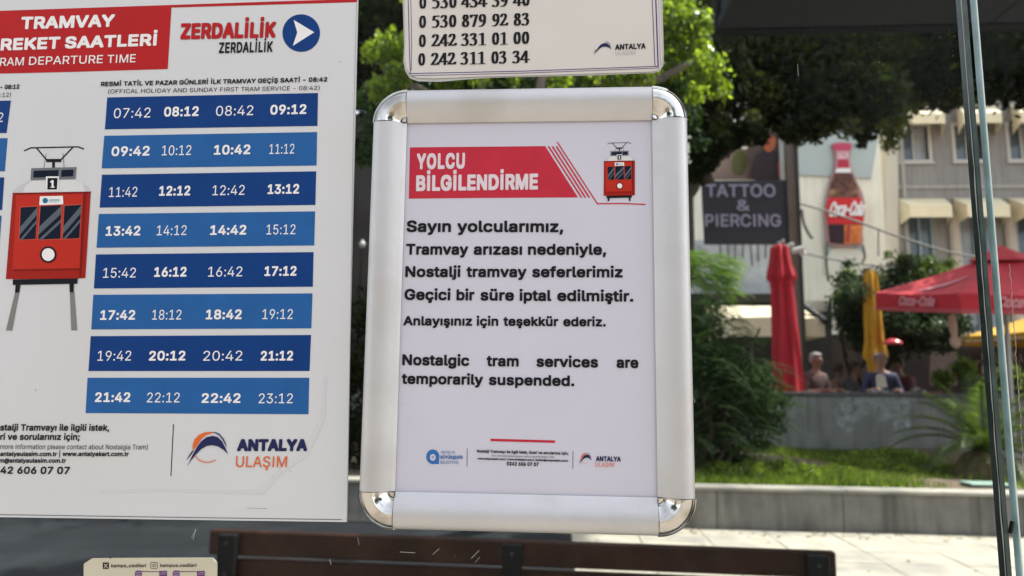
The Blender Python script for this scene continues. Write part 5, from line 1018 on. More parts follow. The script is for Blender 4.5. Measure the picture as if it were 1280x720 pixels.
mb = MB(); limb(mb, (P(846, 590, 6.9).x, 6.9, ZB-.05), P(850, 400, 6.6), .035, .028, .15, seed=3); limb(mb, P(850, 402, 6.6), P(862, 325, 6.3), .028, .012, .2, seed=4); limb(mb, P(856, 350, 6.35), P(885, 345, 6.3), .018, .008, .2, seed=4); mb.build('stem', BARK, s2)
mb = MB()
for k in range(230):
    px = 850+62*rr.random()**1.1; py = 312+44*rr.random(); py += max(0, (px-860))*.25
    b_ = P(px, py, 6.3+rr.uniform(-.3, .3)); a = rr.uniform(-.4, .9)
    frond(mb, b_, (math.cos(a)*.8, rr.uniform(-.6, .6), rr.uniform(-.2, .5)), rr.uniform(.13, .26), 1.0, 12, .07, .0035, seed=k)
mb.build('foliage', FERN_L, s2)

# ---- palm in the bed at the right
yp_ = YP+1.7
PALM = leaf_mat('palm_leaf', (.02, .04, .012), (.07, .11, .025), (.16, .25, .03), .4)
PALMD = leaf_mat('dry_palm_leaf', (.16, .12, .06), (.30, .27, .14), (.3, .25, .1), .35)
pb = P(1232, 585, yp_)
s3 = thing('fan_palm', 'young palm with arching fronds in the bed at the right', 'palm', (pb.x, yp_, ZB))
top = Vector((pb.x, yp_, ZB+.28))
mb = MB(); mb.lathe([(.10, -.3), (.14, -.1), (.15, .05), (.12, .2), (.06, .32)], (pb.x, yp_, ZB), 14, fold=.08, nf=7); mb.build('trunk', BARK, s3, smooth=True)
pr_ = random.Random(8)
for k in range(26):
    a = k*2.399; el = .35+1.0*((k*7) % 26)/26
    mb = MB(); frond(mb, top, (math.cos(a)*math.cos(el), math.sin(a)*math.cos(el), math.sin(el)), pr_.uniform(.95, 1.25), 1.9-el*.7, 34, .26, .010, seed=k, vee=.25); mb.build('frond', PALM, s3)
for k in range(11):
    a = math.pi*(.78+.55*k/10)+pr_.uniform(-.1, .1)
    mb = MB(); frond(mb, top, (math.cos(a)*.9, math.sin(a)*.5-.25, .35), pr_.uniform(.55, .8), 3.4, 26, .19, .010, seed=k+50, vee=-.1); mb.build('frond', PALMD, s3, label='dry drooping frond')
# valve box in the soil
vb = P(1228, 600, YP+.5)
bx_ = thing('valve_box', 'low grey green utility box lid on the bare soil near the coping', 'utility box', (vb.x, vb.y, ZB))
mb = MB(); mb.bevbox((vb.x-.16, vb.y-.1, ZB-.05), (vb.x+.22, vb.y+.12, ZB+.055), .006); mb.build('box', mat('box_dark', (.06, .07, .06), .7), bx_)
mb = MB(); mb.bevbox((vb.x-.17, vb.y-.11, ZB+.057), (vb.x+.23, vb.y+.13, ZB+.08), .006); mb.build('lid', mat('box_lid', (.22, .33, .27), .6), bx_)

# ================================================================== cafe terrace: parasols
REDC = mat('red_canvas', (.40, .010, .024), .8, var=.12, scale=6, bump=.15, bscale=20)
YEL = mat('yellow_canvas', (.50, .27, .015), .8, var=.1, scale=6, bump=.15)
ALP = mat('pole_grey', (.35, .35, .36), .4, metal=.6)
def closed_parasol(px, yD, prof, m, label, tilt=0., nf=7):
    """prof: (py, half width px)"""
    sc = (yD-CAM.y)/F_PX; c_ = P(px, 480, yD)
    o = thing('closed_parasol', label, 'parasol', (c_.x, yD, ZT), 'parasols on the cafe terrace')
    zs_ = [(P(px, py, yD).z-ZT, hw*sc) for py, hw in prof]
    mb = MB(); k = len(zs_); n = 28; vs = []; fs = []
    for i, (z_, r_) in enumerate(zs_):
        fo = .22 if 0 < i < k-1 else .1
        for j in range(n):
            a = 2*math.pi*j/n; q = r_*(.9+fo*math.cos(nf*a+i*.25))
            vs.append((c_.x+tilt*(z_)+q*math.cos(a), yD+q*math.sin(a), ZT+z_))
    fs = [(i*n+j, i*n+(j+1) % n, (i+1)*n+(j+1) % n, (i+1)*n+j) for i in range(k-1) for j in range(n)]+[tuple(range(n)), tuple((k-1)*n+j for j in range(n))]
    mb.add(vs, fs); mb.build('canopy', m, o, smooth=True)
    mb = MB(); mb.tube([(c_.x, yD, ZT), (c_.x+tilt*(zs_[0][0]+.05), yD, ZT+zs_[0][0]+.06)], .024, 10); mb.build('pole', ALP, o, smooth=True)
    mb = MB(); zb_ = min(q[0] for q in zs_)
    mb.tube([(c_.x-.01, yD, ZT+zs_[0][0]+.05), (c_.x+.01, yD, ZT+zs_[0][0]+.1)], [.03, .012], 8); mb.build('finial', ALP, o)
    mb = MB(); mb.box((c_.x-.3, yD-.3, ZT), (c_.x+.3, yD+.3, ZT+.08)); mb.build('base', mat('concrete_base', (.3, .29, .27), .9), o)
    return o
closed_parasol(986, 11.3, [(306,6),(309,10),(325,12),(340,16),(347,17.5),(352,13.5),(360,12.5),(380,13.5),(410,14.5),(440,16),(470,17.5),(500,18),(530,15)], REDC, 'tall furled red parasol on the terrace, left of the bottle picture', -.02)
closed_parasol(1096, 12.6, [(338,4),(345,7.5),(370,9),(400,10),(425,10.5),(440,12.5),(446,13),(452,9),(490,7)], YEL, 'furled yellow parasol between the leafy bush and the open red parasol')
def open_parasol(name, label, cpx, yc, rad, a0, zmid, tilt, vh, rise, cloth, trim, n=8):
    """canopy with n sides round a mast seen at cpx: corner k stands at the angle a0+360k/n; the rim slopes down towards -y by tilt"""
    cen = P(cpx, 400, yc); cx_, cy_ = cen.x, cen.y
    cs = [Vector((cx_+rad*math.cos(R(a0+360*k/n)), cy_+rad*math.sin(R(a0+360*k/n)), 0)) for k in range(n)]
    for c_ in cs: c_.z = zmid+tilt*(c_.y-cy_)
    o = thing(name, label, 'parasol', (cx_, cy_, ZT), 'parasols on the cafe terrace')
    tp = Vector((cx_, cy_-tilt*rise, zmid+vh+rise)); U_ = Vector((0, 0, 1)); m_ = 8
    for i in range(n):
        p, q = cs[i], cs[(i+1) % n]; outn = ((p+q)/2-Vector((cx_, cy_, 0))); outn.z = 0; outn.normalize()
        sag = lambda u: .025*math.sin(math.pi*u)
        lo = [p.lerp(q, k/m_)+outn*.012*math.sin(k*2.1+i) for k in range(m_+1)]
        vs = [v+outn*(.004)*(1 if k % 2 else -1) for k, v in enumerate(lo)]+[p.lerp(q, k/m_)+U_*(vh-sag(k/m_)) for k in range(m_+1)]
        mb = MB(); mb.add(vs, [(k, k+1, m_+2+k, m_+1+k) for k in range(m_)]); mb.build('valance', cloth, o)
        vs = [v+outn*.012 for v in lo]+[v+outn*.010+U_*vh*.22 for v in lo]
        mb = MB(); mb.add(vs, [(k, k+1, m_+2+k, m_+1+k) for k in range(m_)]); mb.build('valance_hem', trim, o)
        v1 = tp.lerp(p+U_*vh, .1); v2 = tp.lerp(q+U_*vh, .1); vs = []
        for j in range(m_+1):
            for k in range(m_+1):
                u = k/m_; t = j/m_; pt = (p.lerp(q, u)+U_*vh).lerp(v1.lerp(v2, u), t)
                pt.z -= sag(u)*(1-t)+.03*math.sin(math.pi*t)+.035*math.sin(math.pi*u)*math.sin(math.pi*t); vs.append(pt)
        mb = MB(); mb.add(vs, [(j*(m_+1)+k, j*(m_+1)+k+1, (j+1)*(m_+1)+k+1, (j+1)*(m_+1)+k) for j in range(m_) for k in range(m_)]); mb.build('canopy_panel', cloth, o, smooth=True)
        r1 = tp.lerp(p+U_*vh, .26)+U_*.03; r2 = tp.lerp(q+U_*vh, .26)+U_*.03
        mb = MB(); mb.slab([r1, r2, tp+U_*.10], (0, 0, .006)); mb.build('vent_flap', cloth, o)
        mb = MB(); mb.tube([p+U_*(vh-.03), tp-U_*.14], .011, 6); mb.build('rib', ALP, o)
    mb = MB(); mb.tube([(cx_, cy_, ZT), (tp.x, tp.y, tp.z+.05)], .032, 10); mb.build('pole', ALP, o)
    mb = MB(); mb.box((cx_-.35, cy_-.35, ZT), (cx_+.35, cy_+.35, ZT+.1)); mb.build('base', mat('concrete_base', (0, 0, 0)), o)
    return o, cs, tp
RY = 10.3; VH = .27
par, cs, tp = open_parasol('open_parasol', 'large open red parasol with white script lettering on its valance', 1255, RY, 1.8, 179, 2.55, .13, VH, .60, REDC, mat('dull_red_trim', (.36, .05, .06), .8))
FADE = mat('faded_white_print', (.56, .22, .25), .8)
def word3d(txt, o3, ux, uz, width, cap, m, parent, bold=.05, slant=.3, offn=Vector((0, -.004, 0)), name='lettering'):
    """lettering lying on a plane in the scene: origin o3, unit directions ux (along) and uz (up)"""
    k = cap/.509; x = 0; lay = []
    for ch in txt:
        adv, fl, tri = GLYPHS[ch]; lay.append((x, fl, tri)); x += adv*(.93 if slant else 1)
    sx = width/x; mb = MB(); offs = [(0, 0)]+[(math.cos(i*math.pi/4)*bold*cap, math.sin(i*math.pi/4)*bold*cap) for i in range(8)]
    for j, (ox, oy) in enumerate(offs):
        for xx, fl, tri in lay:
            if fl: mb.add([o3+ux*((xx+gx)*sx+gy*k*slant+ox)+uz*(gy*k+oy)+offn*(1+j*.02) for gx, gy, gi in fl], tri)
    return mb.build(name, m, parent)
UP = Vector((0, 0, 1))
for i, (u0, u1) in ((0, (.30, .72)), (1, (.28, .72))):
    p, q = cs[i], cs[i+1]; ax_ = (q-p).normalized(); out_ = Vector((ax_.y, -ax_.x, 0)).normalized()
    a = p.lerp(q, u0)+UP*.09; b_ = p.lerp(q, u1)+UP*.09
    word3d('Coca-Cola', a, ax_, UP, (b_-a).length, .13, FADE, par, .07, .35, out_*.022)
def roofpt(i, u, t):
    p, q = cs[i], cs[i+1]; v1 = tp.lerp(p+UP*VH, .1); v2 = tp.lerp(q+UP*VH, .1)
    pt = (p.lerp(q, u)+UP*VH).lerp(v1.lerp(v2, u), t); pt.z -= .025*math.sin(math.pi*u)*(1-t)+.03*math.sin(math.pi*t)+.035*math.sin(math.pi*u)*math.sin(math.pi*t)
    return pt+Vector((-.004, -.012, .016))
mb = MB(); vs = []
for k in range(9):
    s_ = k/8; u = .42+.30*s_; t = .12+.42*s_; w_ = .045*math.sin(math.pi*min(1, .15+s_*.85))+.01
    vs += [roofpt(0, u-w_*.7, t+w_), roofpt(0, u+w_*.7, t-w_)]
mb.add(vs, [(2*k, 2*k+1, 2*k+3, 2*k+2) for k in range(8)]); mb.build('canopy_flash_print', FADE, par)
open_parasol('open_parasol', 'open yellow parasol with a cream hem, behind and below the red one', 1330, 14.5, 1.92, 174, 2.34, .0, .14, .62, YEL, mat('cream_trim', (.62, .50, .34), .8))

# ================================================================== seated people on the terrace
def skinned(name, verts, edges, radii, m, parent, sub=2, root=0):
    me = bpy.data.meshes.new(name); me.from_pydata([tuple(v) for v in verts], edges, []); o = bpy.data.objects.new(name, me); C.objects.link(o)
    sk = o.modifiers.new('skin', 'SKIN'); sk.use_smooth_shade = True
    for i, r_ in enumerate(radii):
        d = me.skin_vertices[0].data[i]; r2 = r_ if isinstance(r_, tuple) else (r_, r_); d.radius = r2; d.use_root = (i == root)
    ss = o.modifiers.new('sub', 'SUBSURF'); ss.levels = sub; ss.render_levels = sub
    dg = bpy.context.evaluated_depsgraph_get(); dg.update()
    me2 = bpy.data.meshes.new_from_object(o.evaluated_get(dg)); o.modifiers.clear(); o.data = me2; me2.materials.clear(); me2.materials.append(m)
    o.name = name; o.parent = parent; return o
def person(px, pyhead, y, label, shirt, skin, hair, turn=0., lean=.0, arm=None, trousers=(.03, .03, .05), group='people sitting at the cafe tables'):
    SC = 1.17; h = P(px, pyhead, y); base_z = h.z-1.16*SC
    o = thing('person', label, 'person', (h.x, y, base_z), group, rz=turn); o.scale = (SC, SC, SC)
    # local frame: the sitter faces -y
    V = [(0,.02,.50),(0,.03,.66),(0,.0-lean*.3,.82),(0,-lean*.6,.95),(0,-.01-lean,1.03),(0,-.02-lean,1.08),(0,-.035-lean,1.17),(0,-.03-lean,1.235),
         (-.09,.0,.49),(-.13,-.42,.50),(-.13,-.44,.08),(-.13,-.55,.04),(.09,.0,.49),(.13,-.42,.50),(.13,-.44,.08),(.13,-.55,.04),
         (-.17,-lean*.6,.94),(-.24,-.03-lean*.5,.70),(-.16,-.27-lean*.5,.74),(-.13,-.34-lean*.5,.75),
         (.17,-lean*.6,.94),(.24,-.03-lean*.5,.70),(.16,-.27-lean*.5,.74),(.13,-.34-lean*.5,.75)]
    if arm: 
        for i, p in arm.items(): V[i] = p
    E = [(0,1),(1,2),(2,3),(3,4),(4,5),(5,6),(6,7),(0,8),(8,9),(9,10),(10,11),(0,12),(12,13),(13,14),(14,15),(3,16),(16,17),(17,18),(18,19),(3,20),(20,21),(21,22),(22,23)]
    Rr = [(.15,.12),(.14,.11),(.16,.11),(.14,.09),.05,.05,(.075,.095),(.068,.085),.085,.065,.045,.035,.085,.065,.045,.035,.06,.045,.032,.028,.06,.045,.032,.028]
    # five fingers and a thumb line on each hand
    for side, wi in ((-1, 19), (1, 23)):
        wv = Vector(V[wi]); k0 = len(V); V.append(tuple(wv+Vector((-side*.02, -.05, -.01)))); Rr.append((.034, .014)); E.append((wi, k0))
        for f in range(4):
            b_ = wv+Vector((-side*.02+(f-1.5)*.018, -.085, -.012)); t_ = b_+Vector((0, -.055+.006*abs(f-1.5), -.022)); k1 = len(V)
            V += [tuple(b_), tuple(t_)]; Rr += [.009, .007]; E += [(k0, k1), (k1, k1+1)]
        k1 = len(V); V += [tuple(wv+Vector((-side*.055, -.05, .0))), tuple(wv+Vector((-side*.07, -.085, -.01)))]; Rr += [.010, .008]; E += [(k0, k1), (k1, k1+1)]
    body = skinned('body', V, E, Rr, skin, o)
    hc = Vector(V[6]); mb = MB()
    mb.lathe([(.001,-.02),(.010,-.012),(.014,.0),(.009,.018),(.003,.03)], tuple(hc+Vector((0,-.098,-.012))), 8); mb.build('nose', skin, o, smooth=True, rel=True)
    for sx in (-1, 1):
        mb = MB(); mb.lathe([(.001,-.03),(.012,-.018),(.016,.0),(.014,.02),(.001,.03)], tuple(hc+Vector((sx*.078, .0, -.005))), 8); mb.build('ear', skin, o, smooth=True, rel=True)
        mb = MB(); mb.lathe([(.001,-.008),(.010,-.003),(.010,.003),(.001,.008)], tuple(hc+Vector((sx*.03, -.088, .02))), 8); mb.build('eye', INK, o, rel=True)
    mb = MB(); mb.box((-.022, hc.y-.092, hc.z-.052), (.022, hc.y-.084, hc.z-.045)); mb.build('mouth', mat('lip', (.25, .08, .07), .6), o, rel=True)
    hv = []; n = 16                 # hair cap over crown and back of the head
    mb = MB(); prof_ = [(.085,-.03),(.092,.01),(.094,.05),(.085,.085),(.06,.112),(.03,.124),(.001,.128)]
    mb.lathe(prof_, (hc.x, hc.y+.012, hc.z), 20, fold=.03, nf=9)
    mb.v = [(x*1.0, y_+(.035 if (y_ < hc.y-.03 and z_ < hc.z+.06) else 0)*1.2, z_) for x, y_, z_ in mb.v]; mb.build('hair', hair, o, smooth=True, rel=True)
    # shirt over the torso and upper arms, trousers over the legs
    s_ = 1.14; ids = [0,1,2,3]; VS = [V[0],V[1],V[2],V[3],(V[4][0],V[4][1],V[4][2]-.035),V[16],V[17],V[20],V[21]]
    mid1 = tuple((Vector(V[17])+Vector(V[18]))/2); mid2 = tuple((Vector(V[21])+Vector(V[22]))/2)
    skinned('shirt', VS+[mid1, mid2], [(0,1),(1,2),(2,3),(3,4),(3,5),(5,6),(3,7),(7,8),(6,9),(8,10)], [(.165,.135),(.155,.125),(.175,.125),(.155,.105),.062,.075,.06,.075,.06,.048,.048], shirt, o)
    skinned('trousers', [V[0],V[8],V[9],V[10],V[12],V[13],V[14]], [(0,1),(1,2),(2,3),(0,4),(4,5),(5,6)], [(.165,.13),.098,.08,.06,.098,.08,.06], mat('trousers_%d' % int(trousers[0]*1000), trousers, .8), o)
    return o
SK = mat('skin', (.30, .17, .125), .6); SK2 = mat('tanned_skin', (.20, .105, .075), .6)
yq = YW+.85
person(1015, 452, yq, 'grey haired person in a dark brown top sitting beside the red furled parasol', mat('brown_shirt', (.07, .035, .035), .8), SK2, mat('grey_hair', (.22, .20, .19), .8, var=.3, scale=60), turn=.5, lean=.05)
person(1100, 452, yq+.5, 'person in a navy jacket over a pale shirt sitting below the yellow furled parasol', mat('navy_jacket', (.03, .035, .09), .8), SK, mat('pinkish_grey_hair', (.26, .20, .20), .8, var=.3, scale=60), turn=-.2)
b = MB(); c_ = P(1102, 474, yq+.28)
vs_ = [(c_+Vector(p)) for p in ((-.09,0,-.14),(.09,0,-.14),(.075,.03,.06),(.0,.05,.10),(-.075,.03,.06))]
apron = thing('cloth_bib', 'pale cloth on the chest of the person in the navy jacket', 'cloth', tuple(c_)); b.slab(vs_, (0, .012, 0)); b.build('cloth', mat('white_cloth', (.62, .60, .56), .8), apron)
person(1058, 462, yq+1.6, 'person in a dark top sitting between the two furled parasols', mat('dark_shirt', (.05, .045, .05), .8), SK2, mat('dark_hair', (.03, .02, .018), .7), turn=1.0, lean=.1)
# tables and chairs
TBL = mat('table_dark', (.05, .03, .022), .4); CLO = mat('pale_cloth', (.50, .58, .66), .8, var=.1, scale=12)
def table(px, y, label, w_=.8, top=None):
    c_ = P(px, 480, y); o = thing('cafe_table', label, 'table', (c_.x, y, ZT), 'tables on the cafe terrace')
    mb = MB(); mb.bevbox((c_.x-w_/2, y-.35, ZT+.72), (c_.x+w_/2, y+.35, ZT+.75), .006); mb.build('tabletop', top or TBL, o)
    for sx in (-1, 1):
        for sy in (-1, 1):
            mb = MB(); x_, y_ = c_.x+sx*(w_/2-.05), y+sy*.3; mb.box((x_-.02, y_-.02, ZT), (x_+.02, y_+.02, ZT+.72)); mb.build('leg', TBL, o)
    return c_
person(1128, 458, yq+1.5, 'person in a maroon top sitting right of the navy jacket, turned sideways', mat('maroon_shirt', (.09, .02, .03), .8), SK2, mat('dark_hair', (0, 0, 0)), turn=-1.2, lean=.06)
person(1034, 464, yq+1.9, 'person in a tan top bent forward behind the grey haired person', mat('tan_shirt', (.20, .13, .09), .8), SK2, mat('brown_hair', (.05, .03, .02), .7), turn=1.4, lean=.16)
t_ = table(1048, yq+.35, 'dark cafe table with a pale blue cloth, between the seated people')
cl = thing('tablecloth', 'crumpled pale blue cloth on the cafe table near the grey haired person', 'cloth', (t_.x, yq+.35, ZT+.76))
nx = 12; vs = []; rr = random.Random(4)
for j in range(nx+1):
    for i in range(nx+1):
        u, v = i/nx-.5, j/nx-.5; dz = .02+.05*math.exp(-((u)**2+v*v)*9)*(1+.4*math.sin(u*23+v*9)); 
        if abs(u) > .42: dz -= .1*(abs(u)-.42)/.08
        vs.append((t_.x-.12+u*.5, yq+.32+v*.5, ZT+.765+dz))
mb = MB(); mb.add(vs, [(j*(nx+1)+i, j*(nx+1)+i+1, (j+1)*(nx+1)+i+1, (j+1)*(nx+1)+i) for j in range(nx) for i in range(nx)]); mb.build('cloth', CLO, cl, smooth=True)
table(1150, yq+.9, 'bare dark cafe table right of the person in the navy jacket', 1.0)
def chair(px, y, label, turn=0., m=None):
    m = m or mat('wine_red_chair', (.10, .02, .02), .5); c_ = P(px, 480, y)
    o = thing('cafe_chair', label, 'chair', (c_.x, y, ZT), 'chairs on the cafe terrace', rz=turn)
    mb = MB(); mb.bevbox((-.21, -.21, .43), (.21, .21, .46), .01); mb.build('seat', m, o, rel=True)
    for k in range(4):
        mb = MB(); mb.box((-.18+.1*k, .19, .5), (-.13+.1*k, .21, .86)); mb.build('back_slat', m, o, rel=True)
    mb = MB(); mb.bevbox((-.21, .185, .84), (.21, .215, .91), .008); mb.build('back_rail', m, o, rel=True)
    for sx in (-1, 1):
        for sy in (-1, 1):
            mb = MB(); mb.box((sx*.19-.018, sy*.19-.018, 0), (sx*.19+.018, sy*.19+.018, .43 if sy < 0 else .86)); mb.build('leg', m, o, rel=True)
    return o
chair(1132, yq+.8, 'wine red slatted chair just right of the person in the navy jacket', .4)
chair(1158, yq+.6, 'wine red slatted chair facing the bare table', -.5)
chair(1182, yq+1.1, 'wine red slatted chair nearest the palm', 1.9)
chair(1072, yq+1.0, 'wine red slatted chair behind the blue cloth', 2.6)

# ================================================================== tattoo sign, picture board and post
yt = 13.2
PC = lambda l, y: [P(px, py, y) for px, py in l]
NAVB = mat('sign_charcoal', (.028, .028, .04), .6, var=.1, scale=4)
sg = thing('shop_sign', 'dark hanging shop sign with pale capitals, beside the brown post', 'sign', tuple(P(932, 305, yt)))
mb = MB(); mb.slab(PC([(877,226),(984,225),(986,305),(881,305)], yt), (0, .08, 0)); mb.build('board', NAVB, sg)
LAV = mat('sign_lavender_letter', (.34, .33, .45), .6)
def sgw(t, x0, x1, yb_, cap):
    a = P(x0, yb_, yt-.01); b_ = P(x1, yb_, yt-.01); word3d(t, a, (b_-a).normalized(), UP, (b_-a).length, cap*(yt-CAM.y)/F_PX, LAV, sg, .035, 0, Vector((0, -.012, 0)))
sgw('TATTOO', 882, 970, 246, 15.5); sgw('&', 920, 937, 263, 13); sgw('PIERCING', 880, 977, 283, 15)
mb = MB()
for k in range(9): 
    a = P(900+k*9.5, 305, yt+.04); mb.tube([a, a+Vector((.02*math.sin(k*2), 0, -.28-.22*((k*5) % 3)/3))], .014, 5)
mb.build('hanging_string', mat('dark_string', (.03, .03, .035), .7), sg)
pc = thing('picture_board', 'upright picture board with a blurry dark figure and orange face above the shop sign', 'sign', tuple(P(955, 224, yt+.1)))
mb = MB(); mb.slab(PC([(935,150),(984,150),(984,224),(935,224)], yt+.12), (0, .06, 0)); mb.build('board', mat('picture_brown', (.10, .06, .045), .6, var=.3, scale=5), pc)
mb = MB(); mb.slab(PC(scurve([(941,224),(942,200),(950,190),(960,186),(970,190),(976,200),(975,224)]), yt+.11), (0, .01, 0)); mb.build('figure_print', mat('picture_dark', (.03, .015, .02), .6), pc)
mb = MB(); mb.slab(PC(scurve([(954,180),(958,171),(965,169),(970,174),(969,184),(962,190),(956,187)]), yt+.10), (0, .008, 0)); mb.build('face_print', mat('picture_orange', (.50, .13, .05), .6, var=.3, scale=9), pc)
mb = MB(); mb.slab(PC([(972,205),(978,190),(981,192),(978,216),(973,222)], yt+.10), (0, .008, 0)); mb.build('arm_print', mat('picture_red', (.35, .06, .04), .6), pc)
bb = thing('display_board', 'tan and olive display board behind the tree trunk, left of the picture board', 'sign', tuple(P(915, 224, yt+.4)))
mb = MB(); mb.slab(PC([(890,186),(936,186),(936,224),(890,224)], yt+.4), (0, .06, 0)); mb.build('board', mat('board_tan', (.36, .25, .20), .7, var=.2, scale=3), bb)
mb = MB(); mb.slab(PC(scurve([(915,210),(918,192),(928,188),(933,198),(930,214),(922,218)]), yt+.38), (0, .01, 0)); mb.build('leaf_print', mat('board_olive', (.16, .17, .05), .7), bb)
post = thing('brown_post', 'tall dark brown square post between the shop sign and the cream wall', 'post', (P(992, 480, yt).x, yt, ZT))
xa, xb = P(986, 300, yt).x, P(1000, 300, yt).x
mb = MB(); mb.box((xa, yt-.05, ZT), (xb-.05, yt+.2, 6.8)); mb.build('post_shaft', mat('post_brown', (.13, .10, .085), .7, var=.15, scale=3), post)
mb = MB(); mb.box((xb-.048, yt-.07, ZT), (xb+.01, yt+.2, 6.8)); mb.build('post_flange', mat('post_black', (.03, .028, .026), .6), post)
mb = MB(); mb.box((xa-.09, yt+.02, P(980, 318, yt).z), (xa-.012, yt+.1, P(980, 166, yt).z)); mb.build('white_conduit', mat('white_paint', (.62, .62, .60), .5), post)
sp = thing('spotlight', 'white spotlight on a bracket at the foot of the shop sign', 'lamp', tuple(P(996, 312, yt-.3)))
for (a_, b_, r_) in (((984,308),(992,305),.035), ((990,314),(1004,311),.05), ((1000,318),(1007,316),.03)):
    mb = MB(); mb.tube([P(*a_, yt-.3), P(*b_, yt-.35)], [r_, r_*1.3], 10); mb.build('lamp_housing', mat('white_paint', (0, 0, 0)), sp, smooth=True)

# ================================================================== cream building with the bottle picture
yc = 17.5
CREAM = mat('cream_wall', (.82, .77, .65), .8, var=.05, scale=1.5, bump=.1, streak=.18)
cb = thing('cream_building', 'cream painted building with a big bottle picture on its wall', 'building', (P(1050, 480, yc).x, yc, ZT))
x0_, x1_ = P(985, 300, yc).x, P(1107, 300, yc).x
mb = MB(); mb.box((x0_-5.5, yc, ZT), (x1_, yc+6, 9.5)); mb.build('wall', CREAM, cb)
PG = mat('pale_blue_grey_panel', (.42, .47, .46), .7, var=.05, scale=1)
mb = MB(); mb.slab(PC([(985,120),(1102,120),(1098,170),(1089,223),(985,218)], yc-.05), (0, .045, 0)); mb.build('painted_panel', PG, cb)
mb = MB(); mb.slab(PC([(1107,120),(1122,120),(1124,425),(1108,425)], yc+.3), (0, .3, 0)); mb.build('corner_strip', mat('side_plaster', (.52, .47, .40), .8, var=.06, scale=1), cb)
mb = MB(); mb.slab(PC(scurve([(1030,338),(1034,318),(1045,307),(1060,304),(1073,308),(1080,322),(1082,338),(1074,345),(1050,347),(1036,345)]), yc-.03), (0, .026, 0)); mb.build('round_badge', mat('cream_badge', (.76, .72, .62), .7), cb)
mb = MB(); mb.slab(PC([(1030,306),(1080,306),(1083,322),(1076,312),(1056,306),(1040,311),(1032,324)], yc-.045), (0, .01, 0)); mb.build('badge_surround', PG, cb)
zq = lambda x, y: (990+x/4, 150+y/4)
bt = thing('bottle_sign', 'tall cut-out picture of a cola bottle with a red label on the cream wall', 'sign', tuple(P(1057, 307, yc-.2)))
def bot(name, pts, m, off, sm=True):
    l = [zq(*p) for p in pts]; l = scurve(l, 3) if sm else l
    b_ = MB(); b_.slab(PC(l, yc-off), (0, .02 if off > .13 else .08, 0)); return b_.build(name, m, bt)
bot('backing', [(205,115),(298,115),(296,150),(290,190),(300,245),(325,310),(352,365),(366,430),(362,490),(352,560),(352,622),(270,632),(182,622),(172,560),(164,470),(168,420),(180,350),(196,290),(210,240),(214,190),(208,150)], mat('bottle_outline', (.38, .20, .20), .5), .12)
bot('cap_print', [(212,118),(292,118),(294,140),(286,152),(218,152),(210,140)], mat('bottle_cap_print', (.52, .07, .13), .5), .15)
bot('neck_print', [(222,152),(284,152),(286,200),(300,256),(218,256),(226,200)], mat('bottle_neck_print', (.60, .35, .38), .5, var=.3, scale=12), .145, False)
bot('neck_band_print', [(230,196),(282,196),(287,238),(226,238)], mat('bottle_band_print', (.45, .04, .07), .5), .155, False)
bot('neck_ring_print', [(224,242),(290,242),(296,262),(216,262)], WHITEP, .157, False)
bot('cola_print', [(216,268),(300,268),(322,320),(340,384),(184,384),(196,320)], mat('cola_brown_print', (.12, .05, .04), .35, var=.6, scale=5, stain_shade=(.45, .25, .14), stain_shade_amt=.8, stain_shade_scale=4), .15, False)
bot('label_print', [(184,388),(344,388),(358,430),(356,520),(182,520),(172,440)], mat('label_red_print', (.62, .035, .04), .45), .152, False)
bot('lower_cola_print', [(184,524),(260,524),(258,618),(192,612)], mat('cola_dark_print', (.04, .02, .03), .3), .15, False)
bot('lower_glow_print', [(263,524),(348,524),(344,616),(261,620)], mat('cola_orange_print', (.60, .17, .05), .35, var=.5, scale=6), .15, False)
bot('highlight_print', [(276,526),(292,526),(286,612),(274,612)], mat('cola_red_print', (.42, .05, .05), .35), .156, False)
a = P(*zq(180, 482), yc-.17); b_ = P(*zq(352, 476), yc-.17)
word3d('Coca-Cola', a, (b_-a).normalized(), UP, (b_-a).length, 17*(yc-CAM.y)/F_PX, WHITEP, bt, .04, .3, Vector((0, -.02, 0)))
# cables and wrought hooks
CAB = mat('cable_grey', (.10, .10, .09), .6)
def cable(pts, y, r_, label, name='cable'):
    l = [P(px, py, y) for px, py in spath(pts, 5)]; mb = MB(); mb.tube(l, r_, 6); o = mb.build(name, CAB, smooth=True); return props(o, label, 'cable', 'cables strung across the cream wall')
cable([(998,254),(1030,263),(1080,280),(1130,298),(1200,318),(1300,330)], 14.0, .022, 'upper grey cable sagging across the bottle picture')
cable([(1004,316),(1040,324),(1100,333),(1180,338),(1300,335)], 13.6, .018, 'lower grey cable running from the spotlight over the bush')
cable([(1002,262),(1005,280),(1012,294),(1016,298)], 14.2, .03, 'short dark cable end dangling beside the brown post')
cable([(1034,303),(1033,330),(1036,352)], 17.2, .035, 'dark cable looped left of the round badge')
cable([(1078,306),(1081,320),(1077,330)], 17.2, .03, 'dark cable looped right of the round badge')
cable([(1098,287),(1098,320)], 14.0, .014, 'thin upright tie between the two long cables')

